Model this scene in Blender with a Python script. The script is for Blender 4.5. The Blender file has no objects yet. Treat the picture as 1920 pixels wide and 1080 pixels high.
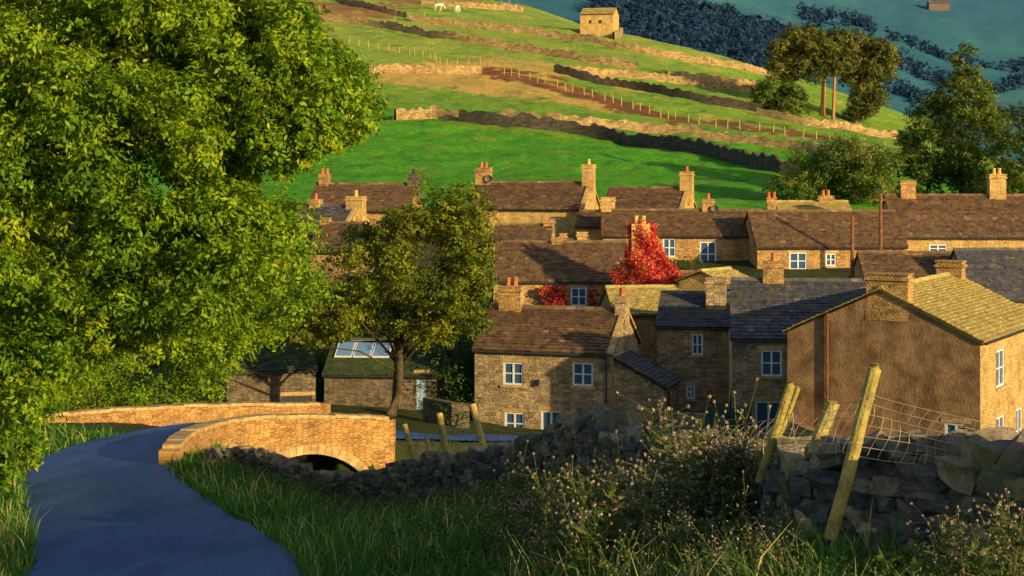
import bpy, math, random
import numpy as np
from mathutils import Vector, Matrix
random.seed(7); np.random.seed(7)
rs=np.random.RandomState(11)
S=bpy.context.scene; COL=S.collection
F=3200.0
def P(px,py,Y): return Vector(((px-960)/F*Y, Y, -(py-300)/F*Y))
R=math.radians
# ---------------------------------------------------------------- materials
MATS={}
def newmat(name):
    m=bpy.data.materials.new(name); m.use_nodes=True
    nt=m.node_tree; b=nt.nodes['Principled BSDF']; MATS[name]=m
    return m,nt,b
def N(nt,t,**kw):
    n=nt.nodes.new(t)
    for k,v in kw.items():
        if k in n.inputs: n.inputs[k].default_value=v
        else: setattr(n,k,v)
    return n
def ramp(nt,fac,stops):
    r=nt.nodes.new('ShaderNodeValToRGB'); e=r.color_ramp.elements
    while len(e)<len(stops): e.new(0.5)
    for i,(p,c) in enumerate(stops): e[i].position=p; e[i].color=(*c,1)
    nt.links.new(fac,r.inputs[0]); return r
def mix(nt,a,b,fac,mode='MIX'):
    m=nt.nodes.new('ShaderNodeMix'); m.data_type='RGBA'; m.blend_type=mode
    for s,v in ((m.inputs[6],a),(m.inputs[7],b),(m.inputs[0],fac)):
        if isinstance(v,bpy.types.NodeSocket): nt.links.new(v,s)
        elif isinstance(v,tuple): s.default_value=(*v,1)
        else: s.default_value=v
    return m.outputs[2]
def bump(nt,h,b,strength=.6,dist=.05):
    n=N(nt,'ShaderNodeBump'); n.inputs['Strength'].default_value=strength; n.inputs['Distance'].default_value=dist
    nt.links.new(h,n.inputs['Height']); nt.links.new(n.outputs[0],b.inputs['Normal'])
def stone_mat(name,c1,c2,c3,mortar,sc=(3.3,7.4),bs=1.0,dist=.06,rough=.9):
    m,nt,b=newmat(name); L=nt.links
    uv=N(nt,'ShaderNodeUVMap')
    nz=N(nt,'ShaderNodeTexNoise'); nz.inputs['Scale'].default_value=2.2; nz.inputs['Detail'].default_value=4; L.new(uv.outputs[0],nz.inputs['Vector'])
    add=nt.nodes.new('ShaderNodeVectorMath'); add.operation='MULTIPLY_ADD'
    L.new(nz.outputs['Color'],add.inputs[0]); add.inputs[1].default_value=(.16,.10,0); L.new(uv.outputs[0],add.inputs[2])
    mp=N(nt,'ShaderNodeMapping'); mp.inputs['Scale'].default_value=(sc[0],sc[1],1); L.new(add.outputs[0],mp.inputs[0])
    v1=N(nt,'ShaderNodeTexVoronoi'); v1.voronoi_dimensions='2D'; v1.inputs['Scale'].default_value=1; v1.inputs['Randomness'].default_value=.75; L.new(mp.outputs[0],v1.inputs['Vector'])
    v2=N(nt,'ShaderNodeTexVoronoi'); v2.voronoi_dimensions='2D'; v2.feature='DISTANCE_TO_EDGE'; v2.inputs['Scale'].default_value=1; v2.inputs['Randomness'].default_value=.75; L.new(mp.outputs[0],v2.inputs['Vector'])
    sp=N(nt,'ShaderNodeSeparateColor'); L.new(v1.outputs['Color'],sp.inputs[0])
    r=ramp(nt,sp.outputs[0],[(0,c1),(.5,c2),(1,c3)])
    big=N(nt,'ShaderNodeTexNoise'); big.inputs['Scale'].default_value=.8; big.inputs['Detail'].default_value=7; big.inputs['Roughness'].default_value=.65; L.new(uv.outputs[0],big.inputs['Vector'])
    rb=ramp(nt,big.outputs[0],[(.32,(.6,.56,.52)),(.68,(1.3,1.2,1.0))])
    c=mix(nt,r.outputs[0],rb.outputs[0],1.0,'MULTIPLY')
    me=ramp(nt,v2.outputs[0],[(.0,(.5,.5,.5)),(.06,(1,1,1))])
    c=mix(nt,mortar,c,me.outputs[0]); L.new(c,b.inputs['Base Color'])
    fn=N(nt,'ShaderNodeTexNoise'); fn.inputs['Scale'].default_value=11; L.new(uv.outputs[0],fn.inputs['Vector'])
    a=nt.nodes.new('ShaderNodeMath'); a.operation='MULTIPLY_ADD'; L.new(sp.outputs[1],a.inputs[0]); a.inputs[1].default_value=1.0; L.new(me.outputs[0],a.inputs[2])
    a2=nt.nodes.new('ShaderNodeMath'); a2.operation='MULTIPLY_ADD'; L.new(fn.outputs[0],a2.inputs[0]); a2.inputs[1].default_value=.8; L.new(a.outputs[0],a2.inputs[2])
    bump(nt,a2.outputs[0],b,bs,dist); b.inputs['Roughness'].default_value=rough
    return m
stone_mat('stone',(.50,.29,.10),(.68,.43,.17),(.36,.22,.09),(.26,.16,.07))
stone_mat('stone_grey',(.42,.30,.17),(.66,.50,.31),(.28,.21,.14),(.22,.16,.10),(3.3,6.8),1,.09)
stone_mat('stone_light',(.68,.44,.15),(.78,.55,.22),(.54,.34,.13),(.40,.25,.1))
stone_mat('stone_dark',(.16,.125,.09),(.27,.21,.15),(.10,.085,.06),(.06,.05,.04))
stone_mat('stone_bridge',(.56,.30,.09),(.70,.41,.14),(.38,.20,.07),(.30,.16,.06),(4.2,12.0),1,.05)
stone_mat('stone_field',(.38,.26,.12),(.58,.41,.19),(.24,.17,.09),(.09,.07,.045),(1.7,3.8),1,.12)
stone_mat('stone_field_shaded',(.07,.06,.05),(.12,.10,.075),(.045,.04,.035),(.03,.025,.02),(1.7,3.8),1,.12)  # darker copy of the field stone, shade of the wall face painted in
def attr_mat(name,stops,noise=3.0,dark=(.55,.55,.55),bs=.4,rough=.85,moss=None,nscale_b=14,spec=.3):
    m,nt,b=newmat(name); L=nt.links
    at=N(nt,'ShaderNodeAttribute'); at.attribute_name='rnd'
    r=ramp(nt,at.outputs['Fac'],stops)
    tc=N(nt,'ShaderNodeTexCoord')
    nz=N(nt,'ShaderNodeTexNoise'); nz.inputs['Scale'].default_value=noise; nz.inputs['Detail'].default_value=8; nz.inputs['Roughness'].default_value=.65; L.new(tc.outputs['Object'],nz.inputs['Vector'])
    rb=ramp(nt,nz.outputs[0],[(.34,dark),(.66,(1.18,1.14,1.08))])
    c=mix(nt,r.outputs[0],rb.outputs[0],1.0,'MULTIPLY')
    if moss:
        n2=N(nt,'ShaderNodeTexNoise'); n2.inputs['Scale'].default_value=1.3; n2.inputs['Detail'].default_value=8; L.new(tc.outputs['Object'],n2.inputs['Vector'])
        f=ramp(nt,n2.outputs[0],[(.5,(0,0,0)),(.66,(.8,.8,.8))]); c=mix(nt,c,moss,f.outputs[0])
    L.new(c,b.inputs['Base Color'])
    n3=N(nt,'ShaderNodeTexNoise'); n3.inputs['Scale'].default_value=nscale_b; n3.inputs['Detail'].default_value=4; L.new(tc.outputs['Object'],n3.inputs['Vector'])
    bump(nt,n3.outputs[0],b,bs,.03); b.inputs['Roughness'].default_value=rough; b.inputs['Specular IOR Level'].default_value=spec
    return m
attr_mat('roof',[(0,(.14,.080,.050)),(.5,(.21,.120,.070)),(.85,(.28,.165,.09)),(1,(.42,.28,.14))],3.5,(.5,.48,.45),moss=(.22,.15,.05))
attr_mat('roof_gold',[(0,(.44,.32,.11)),(.5,(.56,.42,.14)),(1,(.66,.52,.20))],3.5,(.55,.55,.5),moss=(.40,.36,.08))
attr_mat('roof_grey',[(0,(.085,.085,.11)),(.5,(.13,.125,.15)),(.85,(.18,.165,.17)),(1,(.30,.25,.20))],3.5,(.5,.5,.5),moss=(.14,.12,.06))
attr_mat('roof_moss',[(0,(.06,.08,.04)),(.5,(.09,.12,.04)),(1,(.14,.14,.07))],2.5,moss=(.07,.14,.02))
attr_mat('coping',[(0,(.60,.38,.15)),(1,(.74,.50,.22))],5)
attr_mat('fieldstone',[(0,(.08,.075,.08)),(.5,(.17,.15,.14)),(.85,(.32,.25,.16)),(1,(.52,.40,.24))],5,(.35,.35,.38),1.0,moss=(.16,.15,.045),nscale_b=18)
attr_mat('render',[(0,(.40,.24,.115)),(1,(.44,.27,.13))],1.1,(.40,.35,.31),.9,nscale_b=10)
attr_mat('white',[(0,(.78,.80,.82)),(1,(.86,.87,.88))],6,(.85,.85,.85),.05,.5)
attr_mat('wood_post',[(0,(.50,.38,.10)),(1,(.65,.50,.15))],9,(.5,.5,.5),.8)
attr_mat('pole_wood',[(0,(.26,.11,.05)),(1,(.3,.13,.06))],4,(.5,.5,.5),.4)
attr_mat('terracotta',[(0,(.55,.16,.05)),(1,(.6,.22,.08))],6,(.6,.6,.6),.2)
attr_mat('buffpot',[(0,(.75,.5,.15)),(1,(.8,.55,.2))],6,(.7,.7,.7),.2)
attr_mat('darkmetal',[(0,(.03,.035,.04)),(1,(.06,.06,.07))],6,(.7,.7,.7),.1,.5)
attr_mat('greymetal',[(0,(.14,.12,.10)),(1,(.2,.18,.15))],6,(.7,.7,.7),.1,.5)
attr_mat('green_paint',[(0,(.03,.10,.08)),(1,(.04,.12,.1))],6,(.7,.7,.7),.1,.5)
attr_mat('blue_paint',[(0,(.45,.6,.8)),(1,(.5,.65,.8))],6,(.7,.7,.7),.1,.5)
attr_mat('wire',[(0,(.50,.42,.30)),(1,(.6,.5,.35))],6,(.7,.7,.7),.1,.5)
attr_mat('bark',[(0,(.08,.055,.03)),(1,(.13,.09,.05))],5,(.5,.5,.5),.8)
attr_mat('pinebark',[(0,(.55,.24,.10)),(1,(.6,.28,.12))],5,(.5,.5,.5),.8)
attr_mat('horse_white',[(0,(.75,.72,.66)),(1,(.8,.78,.7))],3,(.8,.8,.8),.1)
m,nt,b=newmat('glass'); b.inputs['Base Color'].default_value=(.06,.12,.22,1); b.inputs['Roughness'].default_value=.12
m,nt,b=newmat('skylight_glass'); b.inputs['Base Color'].default_value=(.22,.36,.55,1); b.inputs['Roughness'].default_value=.15
def leaf_mat(name,stops,trans=.35,rough=.55,tint=(1.3,1.2,.5)):
    m,nt,b=newmat(name); L=nt.links
    at=N(nt,'ShaderNodeAttribute'); at.attribute_name='rnd'
    r=ramp(nt,at.outputs['Fac'],stops); L.new(r.outputs[0],b.inputs['Base Color']); b.inputs['Roughness'].default_value=rough
    b.inputs['Specular IOR Level'].default_value=.25
    t=N(nt,'ShaderNodeBsdfTranslucent'); c=mix(nt,r.outputs[0],tint,1.0,'MULTIPLY'); L.new(c,t.inputs[0])
    mx=N(nt,'ShaderNodeMixShader'); mx.inputs[0].default_value=trans
    L.new(b.outputs[0],mx.inputs[1]); L.new(t.outputs[0],mx.inputs[2]); L.new(mx.outputs[0],nt.nodes['Material Output'].inputs[0])
leaf_mat('leaf_ash',[(0,(.05,.13,.008)),(.5,(.21,.36,.014)),(1,(.54,.58,.02))],.35)
leaf_mat('leaf_olive',[(0,(.05,.085,.008)),(.5,(.17,.22,.014)),(1,(.44,.39,.02))],.3)
leaf_mat('leaf_dark',[(0,(.025,.06,.01)),(.5,(.06,.13,.016)),(1,(.17,.24,.03))],.25)
leaf_mat('leaf_conifer',[(0,(.035,.075,.015)),(.5,(.12,.18,.028)),(1,(.32,.33,.04))],.25)
leaf_mat('leaf_pine',[(0,(.03,.05,.012)),(.5,(.12,.14,.025)),(1,(.34,.30,.04))],.15)
leaf_mat('leaf_far_haze',[(0,(.022,.060,.13)),(1,(.036,.088,.17))],.1,tint=(1,1,1))  # blue of the distance haze is mixed into the leaf colour
leaf_mat('leaf_red',[(0,(.16,.12,.01)),(.15,(.30,.02,.02)),(.5,(.70,.05,.05)),(.8,(.85,.14,.10)),(1,(.8,.42,.06))],.4,tint=(1.2,1,.8))
leaf_mat('grass',[(0,(.03,.10,.012)),(.55,(.08,.23,.022)),(.85,(.22,.36,.04)),(1,(.62,.50,.20))],.3)
leaf_mat('thistle_leaf',[(0,(.05,.10,.02)),(1,(.20,.22,.05))],.25)
leaf_mat('thistle_head',[(0,(.50,.26,.17)),(.5,(.72,.48,.36)),(1,(.90,.78,.68))],.4,.9,(1,1,1))
leaf_mat('goldenflower',[(0,(.6,.36,.08)),(.6,(.82,.56,.18)),(1,(.9,.76,.42))],.4,.9,(1,1,1))
m,nt,b=newmat('asphalt'); L=nt.links
tc=N(nt,'ShaderNodeTexCoord'); n1=N(nt,'ShaderNodeTexNoise'); n1.inputs['Scale'].default_value=.8; n1.inputs['Detail'].default_value=10; n1.inputs['Roughness'].default_value=.7
mp=N(nt,'ShaderNodeMapping'); mp.inputs['Scale'].default_value=(1.6,.3,1); mp.inputs['Rotation'].default_value=(0,0,-.3); L.new(tc.outputs['Object'],mp.inputs[0]); L.new(mp.outputs[0],n1.inputs[0])
r=ramp(nt,n1.outputs[0],[(.34,(.016,.058,.20)),(.66,(.050,.135,.38))])  # asphalt colour carries the blue of the skylit shade on the road
n2=N(nt,'ShaderNodeTexNoise'); n2.inputs['Scale'].default_value=16; n2.inputs['Detail'].default_value=5; L.new(tc.outputs['Object'],n2.inputs[0])
rr=ramp(nt,n2.outputs[0],[(.35,(.6,.6,.6)),(.65,(1.4,1.4,1.35))])
L.new(mix(nt,r.outputs[0],rr.outputs[0],1.0,'MULTIPLY'),b.inputs['Base Color']); b.inputs['Roughness'].default_value=.6
bump(nt,n2.outputs[0],b,.7,.04)
m,nt,b=newmat('terrain'); L=nt.links
at=N(nt,'ShaderNodeAttribute'); at.attribute_name='col'
tc=N(nt,'ShaderNodeTexCoord')
n1=N(nt,'ShaderNodeTexNoise'); n1.inputs['Scale'].default_value=.16; n1.inputs['Detail'].default_value=12; n1.inputs['Roughness'].default_value=.75; L.new(tc.outputs['Object'],n1.inputs[0])
r1=ramp(nt,n1.outputs[0],[(.3,(.45,.58,.6)),(.48,(1,1,1)),(.6,(1.25,1.1,1.0)),(.72,(2.2,1.35,1.6))])
n2=N(nt,'ShaderNodeTexNoise'); n2.inputs['Scale'].default_value=1.4; n2.inputs['Detail'].default_value=8; n2.inputs['Roughness'].default_value=.75; L.new(tc.outputs['Object'],n2.inputs[0])
r2=ramp(nt,n2.outputs[0],[(.3,(.5,.55,.5)),(.7,(1.4,1.35,1.3))])
c=mix(nt,at.outputs['Color'],r1.outputs[0],1.0,'MULTIPLY'); c=mix(nt,c,r2.outputs[0],1.0,'MULTIPLY')
L.new(c,b.inputs['Base Color']); b.inputs['Roughness'].default_value=.95; b.inputs['Specular IOR Level'].default_value=.1
bump(nt,n2.outputs[0],b,.9,.6)
m,nt,b=newmat('water'); b.inputs['Base Color'].default_value=(.03,.035,.03,1); b.inputs['Roughness'].default_value=.15

# ---------------------------------------------------------------- mesh builder
class MB:
    def __init__(s): s.v=[]; s.f=[]; s.r=[]
    def quad(s,*p,r=None):
        i=len(s.v); r=random.random() if r is None else r
        for q in p: s.v.append(tuple(q)); s.r.append(r)
        s.f.append(tuple(range(i,i+len(p))))
    def hexa(s,p,r=None):
        i=len(s.v); r=random.random() if r is None else r
        for q in p: s.v.append(tuple(q)); s.r.append(r)
        for f in ((3,2,1,0),(4,5,6,7),(0,1,5,4),(1,2,6,5),(2,3,7,6),(3,0,4,7)): s.f.append(tuple(i+k for k in f))
    def box(s,x0,x1,y0,y1,z0,z1,r=None,tp=0):
        s.hexa([(x0,y0,z0),(x1,y0,z0),(x1,y1,z0),(x0,y1,z0),(x0+tp,y0+tp,z1),(x1-tp,y0+tp,z1),(x1-tp,y1-tp,z1),(x0+tp,y1-tp,z1)],r)
    def tube(s,pts,rad,n=6,r=None,cap=True):
        pts=[Vector(p) for p in pts]; r=random.random() if r is None else r
        if not hasattr(rad,'__len__'): rad=[rad]*len(pts)
        base=len(s.v)
        for k,p in enumerate(pts):
            d=(pts[min(k+1,len(pts)-1)]-pts[max(k-1,0)]).normalized()
            a=d.orthogonal().normalized() if abs(d.z)>.99 else d.cross(Vector((0,0,1))).normalized()
            b=d.cross(a)
            for j in range(n):
                t=2*math.pi*j/n; q=p+(a*math.cos(t)+b*math.sin(t))*rad[k]
                s.v.append(tuple(q)); s.r.append(r)
        for k in range(len(pts)-1):
            for j in range(n):
                a0=base+k*n+j; a1=base+k*n+(j+1)%n
                s.f.append((a0,a1,a1+n,a0+n))
        if cap:
            s.f.append(tuple(base+(len(pts)-1)*n+j for j in range(n)))
            s.f.append(tuple(base+j for j in reversed(range(n))))
    def build(s,name,mat,parent=None,smooth=False,origin=None,uv=True,path=None):
        vw=np.array(s.v,dtype=np.float64); v=vw
        if origin is not None: v=vw-np.array(origin)
        me=bpy.data.meshes.new(name); me.from_pydata(v.tolist(),[],s.f); me.update()
        a=me.attributes.new('rnd','FLOAT','POINT'); a.data.foreach_set('value',np.array(s.r,dtype=np.float32))
        if uv:
            n=len(me.polygons); nr=np.zeros(n*3); me.polygons.foreach_get('normal',nr); nr=nr.reshape(-1,3)
            nl=len(me.loops); vi=np.zeros(nl,dtype=np.int32); me.loops.foreach_get('vertex_index',vi)
            tot=np.zeros(n,dtype=np.int32); me.polygons.foreach_get('loop_total',tot)
            ln=np.repeat(nr,tot,axis=0); lp=v[vi]
            h=np.hypot(ln[:,0],ln[:,1]); flat=h<.25
            t=np.stack([-ln[:,1],ln[:,0],np.zeros(nl)],1)/np.maximum(h,1e-6)[:,None]; t[flat]=(1,0,0)
            bb=np.cross(ln,t)
            U=np.stack([(lp*t).sum(1),(lp*bb).sum(1)],1)
            if path is not None:
                sa=np.concatenate([[0],np.cumsum(np.linalg.norm(np.diff(path[:,:2],axis=0),axis=1))])
                d=((vw[:,None,0]-path[None,:,0])**2+(vw[:,None,1]-path[None,:,1])**2); ix=d.argmin(1)
                U=np.stack([sa[ix][vi],vw[vi][:,2]],1)
            ul=me.uv_layers.new(name='UVMap'); ul.data.foreach_set('uv',U.astype(np.float32).ravel())
        if smooth: me.polygons.foreach_set('use_smooth',[True]*len(me.polygons))
        me.materials.append(MATS[mat])
        o=bpy.data.objects.new(name,me); COL.objects.link(o)
        if origin is not None and parent is None: o.location=origin
        if parent: o.parent=parent
        return o
def tag(o,label=None,cat=None,group=None,kind=None):
    if label: o['label']=label
    if cat: o['category']=cat
    if group: o['group']=group
    if kind: o['kind']=kind
    return o
def empty(name,loc,rz=0):
    o=bpy.data.objects.new(name,None); COL.objects.link(o); o.location=loc; o.rotation_euler=(0,0,rz); return o
def copytree(o,parent=None):
    c=o.copy(); COL.objects.link(c); c.parent=parent
    for ch in list(o.children): copytree(ch,c)
    return c
def npmesh(name,V,k_,rnd,mat,parent=None,origin=None,smooth=False):
    n,k=V.shape[:2]
    v=V.reshape(-1,3).copy()
    if origin is not None: v-=np.array(origin)
    me=bpy.data.meshes.new(name); me.vertices.add(n*k); me.vertices.foreach_set('co',v.astype(np.float32).ravel())
    me.loops.add(n*k); me.loops.foreach_set('vertex_index',np.arange(n*k,dtype=np.int32))
    me.polygons.add(n); me.polygons.foreach_set('loop_start',np.arange(0,n*k,k,dtype=np.int32))
    me.update(calc_edges=True)
    a=me.attributes.new('rnd','FLOAT','POINT'); a.data.foreach_set('value',np.repeat(rnd,k).astype(np.float32))
    me.materials.append(MATS[mat])
    o=bpy.data.objects.new(name,me); COL.objects.link(o)
    if parent: o.parent=parent
    elif origin is not None: o.location=origin
    return o
def leafquads(C,Nn,size,asp=.45,droop=.3):
    n=len(C); rnd=rs.normal(size=(n,3)); rnd[:,2]-=droop
    Nn=Nn/np.linalg.norm(Nn,axis=1,keepdims=True)
    a=rnd-(rnd*Nn).sum(1,keepdims=True)*Nn; a/=np.linalg.norm(a,axis=1,keepdims=True)+1e-9
    b=np.cross(Nn,a); s=size[:,None]
    fold=Nn*s*.12
    return np.stack([C-a*s*.5,C+b*s*asp*.5-fold-a*s*.08,C+a*s*.5,C-b*s*asp*.5-fold-a*s*.08],1)
# ---------------------------------------------------------------- terrain table
US=[-3000,-700,0,400,700,960,1200,1440,1690,1920,2700,5000]  # near rows, rightmost columns: unseen hill added to shade the road
T={
-80:[0,0,-1,-1,-1,-1,-1,0,0,1,6,10],
-20:[-1,-2,-2.2,-2.4,-2.4,-2.3,-2.2,-2,-1.6,-1,4.7,8],
0:[-1,-2.8,-3.2,-3.4,-3.4,-2.4,-2.2,-2.2,-2.1,-2,2.8,6],
12:[-2,-4,-4.4,-4.7,-4.6,-3.7,-3.3,-3.1,-3,-3,2.7,5],
16:[-3,-4.6,-5,-5.1,-5,-4.3,-3.9,-3.7,-3.6,-3.5,1.8,4],
25:[-4,-5.6,-6,-6.1,-6,-5.6,-5.2,-5.0,-4.9,-4.8,-.4,1],
35:[-5,-6.8,-7.3,-7.3,-7.6,-7.1,-6.7,-6.6,-6.6,-6.6,-3.5,-3],
47:[-6,-7.8,-8.4,-8.8,-9.8,-9.9,-9.8,-9.8,-9.8,-9.8,-8,-6],
58:[-6,-8,-9,-9.7,-12,-12.2,-12.3,-12.3,-12.2,-12,-11,-9],
68:[-6,-8.5,-10.0,-10.6,-12,-12.6,-12.8,-12.9,-13,-13,-12,-10],
78:[-6,-8.5,-11.0,-11.9,-12.2,-13,-13.2,-13.3,-13.3,-13.3,-12.5,-10],
88:[-6,-8.5,-11.8,-12.7,-13,-13.6,-13.7,-13.6,-13.4,-13,-12,-10],
100:[-5,-7,-10,-11.5,-11.6,-11.2,-11.2,-11,-10.7,-10.5,-10,-9],
112:[-4,-5,-7.5,-8.6,-8.8,-8.6,-8.4,-8,-8,-8,-7,-6],
125:[-2,-3,-4.5,-5.5,-6,-6.3,-6.3,-6.3,-6.2,-6,-5,-4],
140:[0,-1.5,-3.0,-3.6,-4.2,-4.2,-4.4,-4.4,-4.6,-4.8,-4,-3],
160:[3,0,-1.5,-2,-2.2,-2.2,-2.5,-3,-3.6,-4.2,-5,-5],
185:[6,3,1,.3,.1,0,-.6,-1.3,-2.2,-3.2,-6,-6],
235:[16,12,9,7.7,7,6,4.4,2.4,.4,-2.2,-8,-9],
285:[26,22,19,17,15,13.4,10.7,7.8,3.4,-1,-9,-12],
330:[36,32,29,25.8,23.7,21.5,18.6,13.4,6.7,-.6,-10,-14],
400:[52,47,43,38.7,36.9,34,28.5,20.9,10.6,-2.5,-12,-16],
450:[60,56,54,50,45,40.8,28.5,18,8,-6,-14,-17],
600:[90,80,75,65,50,35,18,8,-2,-10,-16,-18],
900:[120,110,100,80,50,30,20,12,0,-5,-10,-12],
1100:[150,140,125,110,90,75,62,52,35,20,10,10],
1400:[190,180,170,160,145,135,125,105,82,62,50,50],
2000:[300,290,280,270,260,255,250,215,185,160,150,150],
3200:[600,600,600,600,600,600,580,540,500,450,430,430]}
TY=sorted(T); TZ=np.array([T[y] for y in TY],float)
Yv=np.concatenate([np.linspace(-80,-2,14),np.arange(0,140,.5),np.arange(140,460,1.5),np.geomspace(460,3200,70)])
uv_=np.concatenate([np.linspace(-3000,-120,28),np.arange(-100,2060,7),np.linspace(2080,5000,30)])
def pchip(x,y,xi):
    h=np.diff(x); d=np.diff(y,axis=0)/h[:,None]; m=np.zeros_like(y)
    m[0]=d[0]; m[-1]=d[-1]
    for i in range(1,len(x)-1):
        s=d[i-1]*d[i]; m[i]=np.where(s>0,2*s/(d[i-1]+d[i]+1e-12*np.sign(d[i]+1e-30)),0)
    k=np.clip(np.searchsorted(x,xi,side='right')-1,0,len(x)-2); t=((xi-x[k])/h[k])[:,None]; hh=h[k][:,None]
    return (2*t**3-3*t**2+1)*y[k]+(t**3-2*t**2+t)*hh*m[k]+(-2*t**3+3*t**2)*y[k+1]+(t**3-t**2)*hh*m[k+1]
Z1=pchip(np.array(TY,float),TZ,Yv); Z=pchip(np.array(US,float),Z1.T.copy(),uv_).T.copy()
for _ in range(3): Z[:,1:-1]=(Z[:,:-2]+2*Z[:,1:-1]+Z[:,2:])/4
SY=np.maximum(Yv,45.0)
GX=(uv_[None,:]-960)/F*SY[:,None]; GY=np.repeat(Yv[:,None],len(uv_),1)
def catmull(pts,step=.5):
    pts=[np.array(p,float) for p in pts]; pts=[2*pts[0]-pts[1]]+pts+[2*pts[-1]-pts[-2]]; out=[]
    for i in range(1,len(pts)-2):
        p0,p1,p2,p3=pts[i-1:i+3]; n=max(1,int(np.linalg.norm((p2-p1)[:2])/step))
        for k in range(n):
            t=k/n; out.append(.5*((2*p1)+(-p0+p2)*t+(2*p0-5*p1+4*p2-p3)*t*t+(-p0+3*p1-3*p2+p3)*t**3))
    out.append(pts[-2]); return np.array(out)
road=catmull([(-3.2,-30,-1.2),(-3.4,-10,-2.6),(-3.5,0,-3.5),(-3.8,12,-4.7),(-5.1,25,-6.1),(-8.1,36,-7.5),(-11.4,47,-8.7),(-12.6,54,-9.3),(-12.3,58.3,-9.6),(-10.8,62,-9.8),(-7.8,63.9,-10.0),(-4.5,65.7,-10.5),(-1.8,69.5,-11.3),(-.2,76,-12.3),(1.5,80.5,-13.1)],.4)
stream=catmull([(30,50,0),(14,54,0),(3,55.5,0),(-4,57,0),(-8,60.5,0),(-11,68,0),(-17,78,0),(-28,90,0)],.6)
def near(path,X,Y):
    X=np.asarray(X,float); Y=np.asarray(Y,float); sh=X.shape; x=X.ravel(); y=Y.ravel()
    bd=np.full(x.shape,1e9); bi=np.zeros(x.shape,int)
    for i in range(0,len(path)):
        d=(x-path[i,0])**2+(y-path[i,1])**2; mk=d<bd; bd[mk]=d[mk]; bi[mk]=i
    return np.sqrt(bd).reshape(sh),bi.reshape(sh)
def sstep(a,b,x): t=np.clip((x-a)/(b-a),0,1); return t*t*(3-2*t)
iy=Yv<110
def lfn(X,Y,s,seed=0):
    q=np.random.RandomState(seed); o=np.zeros_like(X)
    for k in range(6):
        a=q.uniform(0,6.28); f=s*(1.6**k)*q.uniform(.8,1.2); o+=np.sin((X*math.cos(a)+Y*math.sin(a))*f+q.uniform(0,6.28)+1.3*np.sin((X*math.sin(a)-Y*math.cos(a))*f*.7))/(1.35**k)
    return o/2.5
bumpy=lfn(GX,GY,.5,3)*.09*sstep(5,12,GY)+lfn(GX,GY,.12,5)*.45*sstep(140,200,GY)+lfn(GX,GY,.9,15)*.15*sstep(138,150,GY)*(1-sstep(300,460,GY))+lfn(GX,GY,.012,6)*6*sstep(600,1200,GY)
Z+=bumpy
ds,_=near(stream,GX[iy],GY[iy]); w=1-sstep(1.6,4.2,ds); Z[iy]=Z[iy]*(1-w)+np.minimum(Z[iy],-12.9)*w
dr,ri=near(road,GX[iy],GY[iy]); rz=road[ri,2]
outer=2.6+2.4*(1-sstep(55,59,GY[iy])*(1-sstep(68,72,GY[iy]))*(GX[iy]>-12))
w=1-np.clip((dr-2.35)/(outer-2.35),0,1); w=w*w*(3-2*w)
chan=1-sstep(1.7,2.6,ds); w=w*(1-chan)
Z[iy]=Z[iy]*(1-w)+(rz-.09)*w
def G(X,Y):
    X=np.asarray(X,float); Y=np.asarray(Y,float); u=X/np.maximum(Y,45.)*F+960
    j=np.clip(np.searchsorted(uv_,u)-1,0,len(uv_)-2); i=np.clip(np.searchsorted(Yv,Y)-1,0,len(Yv)-2)
    a=np.clip((u-uv_[j])/(uv_[j+1]-uv_[j]),0,1); b=np.clip((Y-Yv[i])/(Yv[i+1]-Yv[i]),0,1)
    return (Z[i,j]*(1-a)+Z[i,j+1]*a)*(1-b)+(Z[i+1,j]*(1-a)+Z[i+1,j+1]*a)*b
def hit(px,py,Y0=140,Y1=470):
    Ys=np.arange(Y0,Y1,.5 if Y1<1000 else 3); g=G((px-960)/F*Ys,Ys); pyg=300-g/Ys*F
    k=np.argmax(pyg<=py) if (pyg<=py).any() else len(Ys)-1
    y=Ys[k]; return Vector(((px-960)/F*y,y,float(g[k])))
def inpoly(poly,x,y):
    c=np.zeros(x.shape,bool); n=len(poly)
    for i in range(n):
        x1,y1=poly[i]; x2,y2=poly[(i+1)%n]
        if y1==y2: continue
        c^=((y1>y)!=(y2>y))&(x<(x2-x1)*(y-y1)/(y2-y1)+x1)
    return c
PXg=960+GX/np.maximum(GY,1)*F; PYg=300-Z/np.maximum(GY,1)*F
PXj=PXg+lfn(GX,GY,.15,9)*18; PYj=PYg+lfn(GX,GY,.22,10)*7
C=np.zeros(Z.shape+(3,)); C[:]=(.06,.14,.022)
def paint(mask,col,f=1.0):
    w=(mask.astype(float)*f)[...,None]; C[:]=C*(1-w)+np.array(col)*w
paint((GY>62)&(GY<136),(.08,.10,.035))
hill=sstep(132,140,GY); paint(hill,(.12,.42,.025))
up=sstep(240,250,GY+lfn(GX,GY,.05,2)*4); paint(up*hill,(.25,.43,.05))
paint(sstep(0,60,160-PYj)*hill*(GY<470),(.37,.45,.09),.6)
H=(GY>140)&(GY<470)
straw=(.74,.47,.14)
paint(H&inpoly([(690,122),(905,118),(1010,150),(1090,172),(1210,195),(1200,214),(1020,188),(930,180),(800,165),(700,150)],PXj,PYj),straw,.85)
paint(H&inpoly([(850,104),(1010,112),(1150,140),(1240,172),(1200,180),(1100,152),(960,140)],PXj,PYj),straw,.75)
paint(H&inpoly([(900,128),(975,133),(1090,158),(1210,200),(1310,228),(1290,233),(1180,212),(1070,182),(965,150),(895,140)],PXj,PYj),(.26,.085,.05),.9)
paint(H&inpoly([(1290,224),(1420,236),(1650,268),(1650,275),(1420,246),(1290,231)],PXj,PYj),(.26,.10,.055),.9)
paint(H&inpoly([(585,2),(720,8),(770,30),(700,40),(590,30)],PXj,PYj),(.40,.17,.08),.8)
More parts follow.
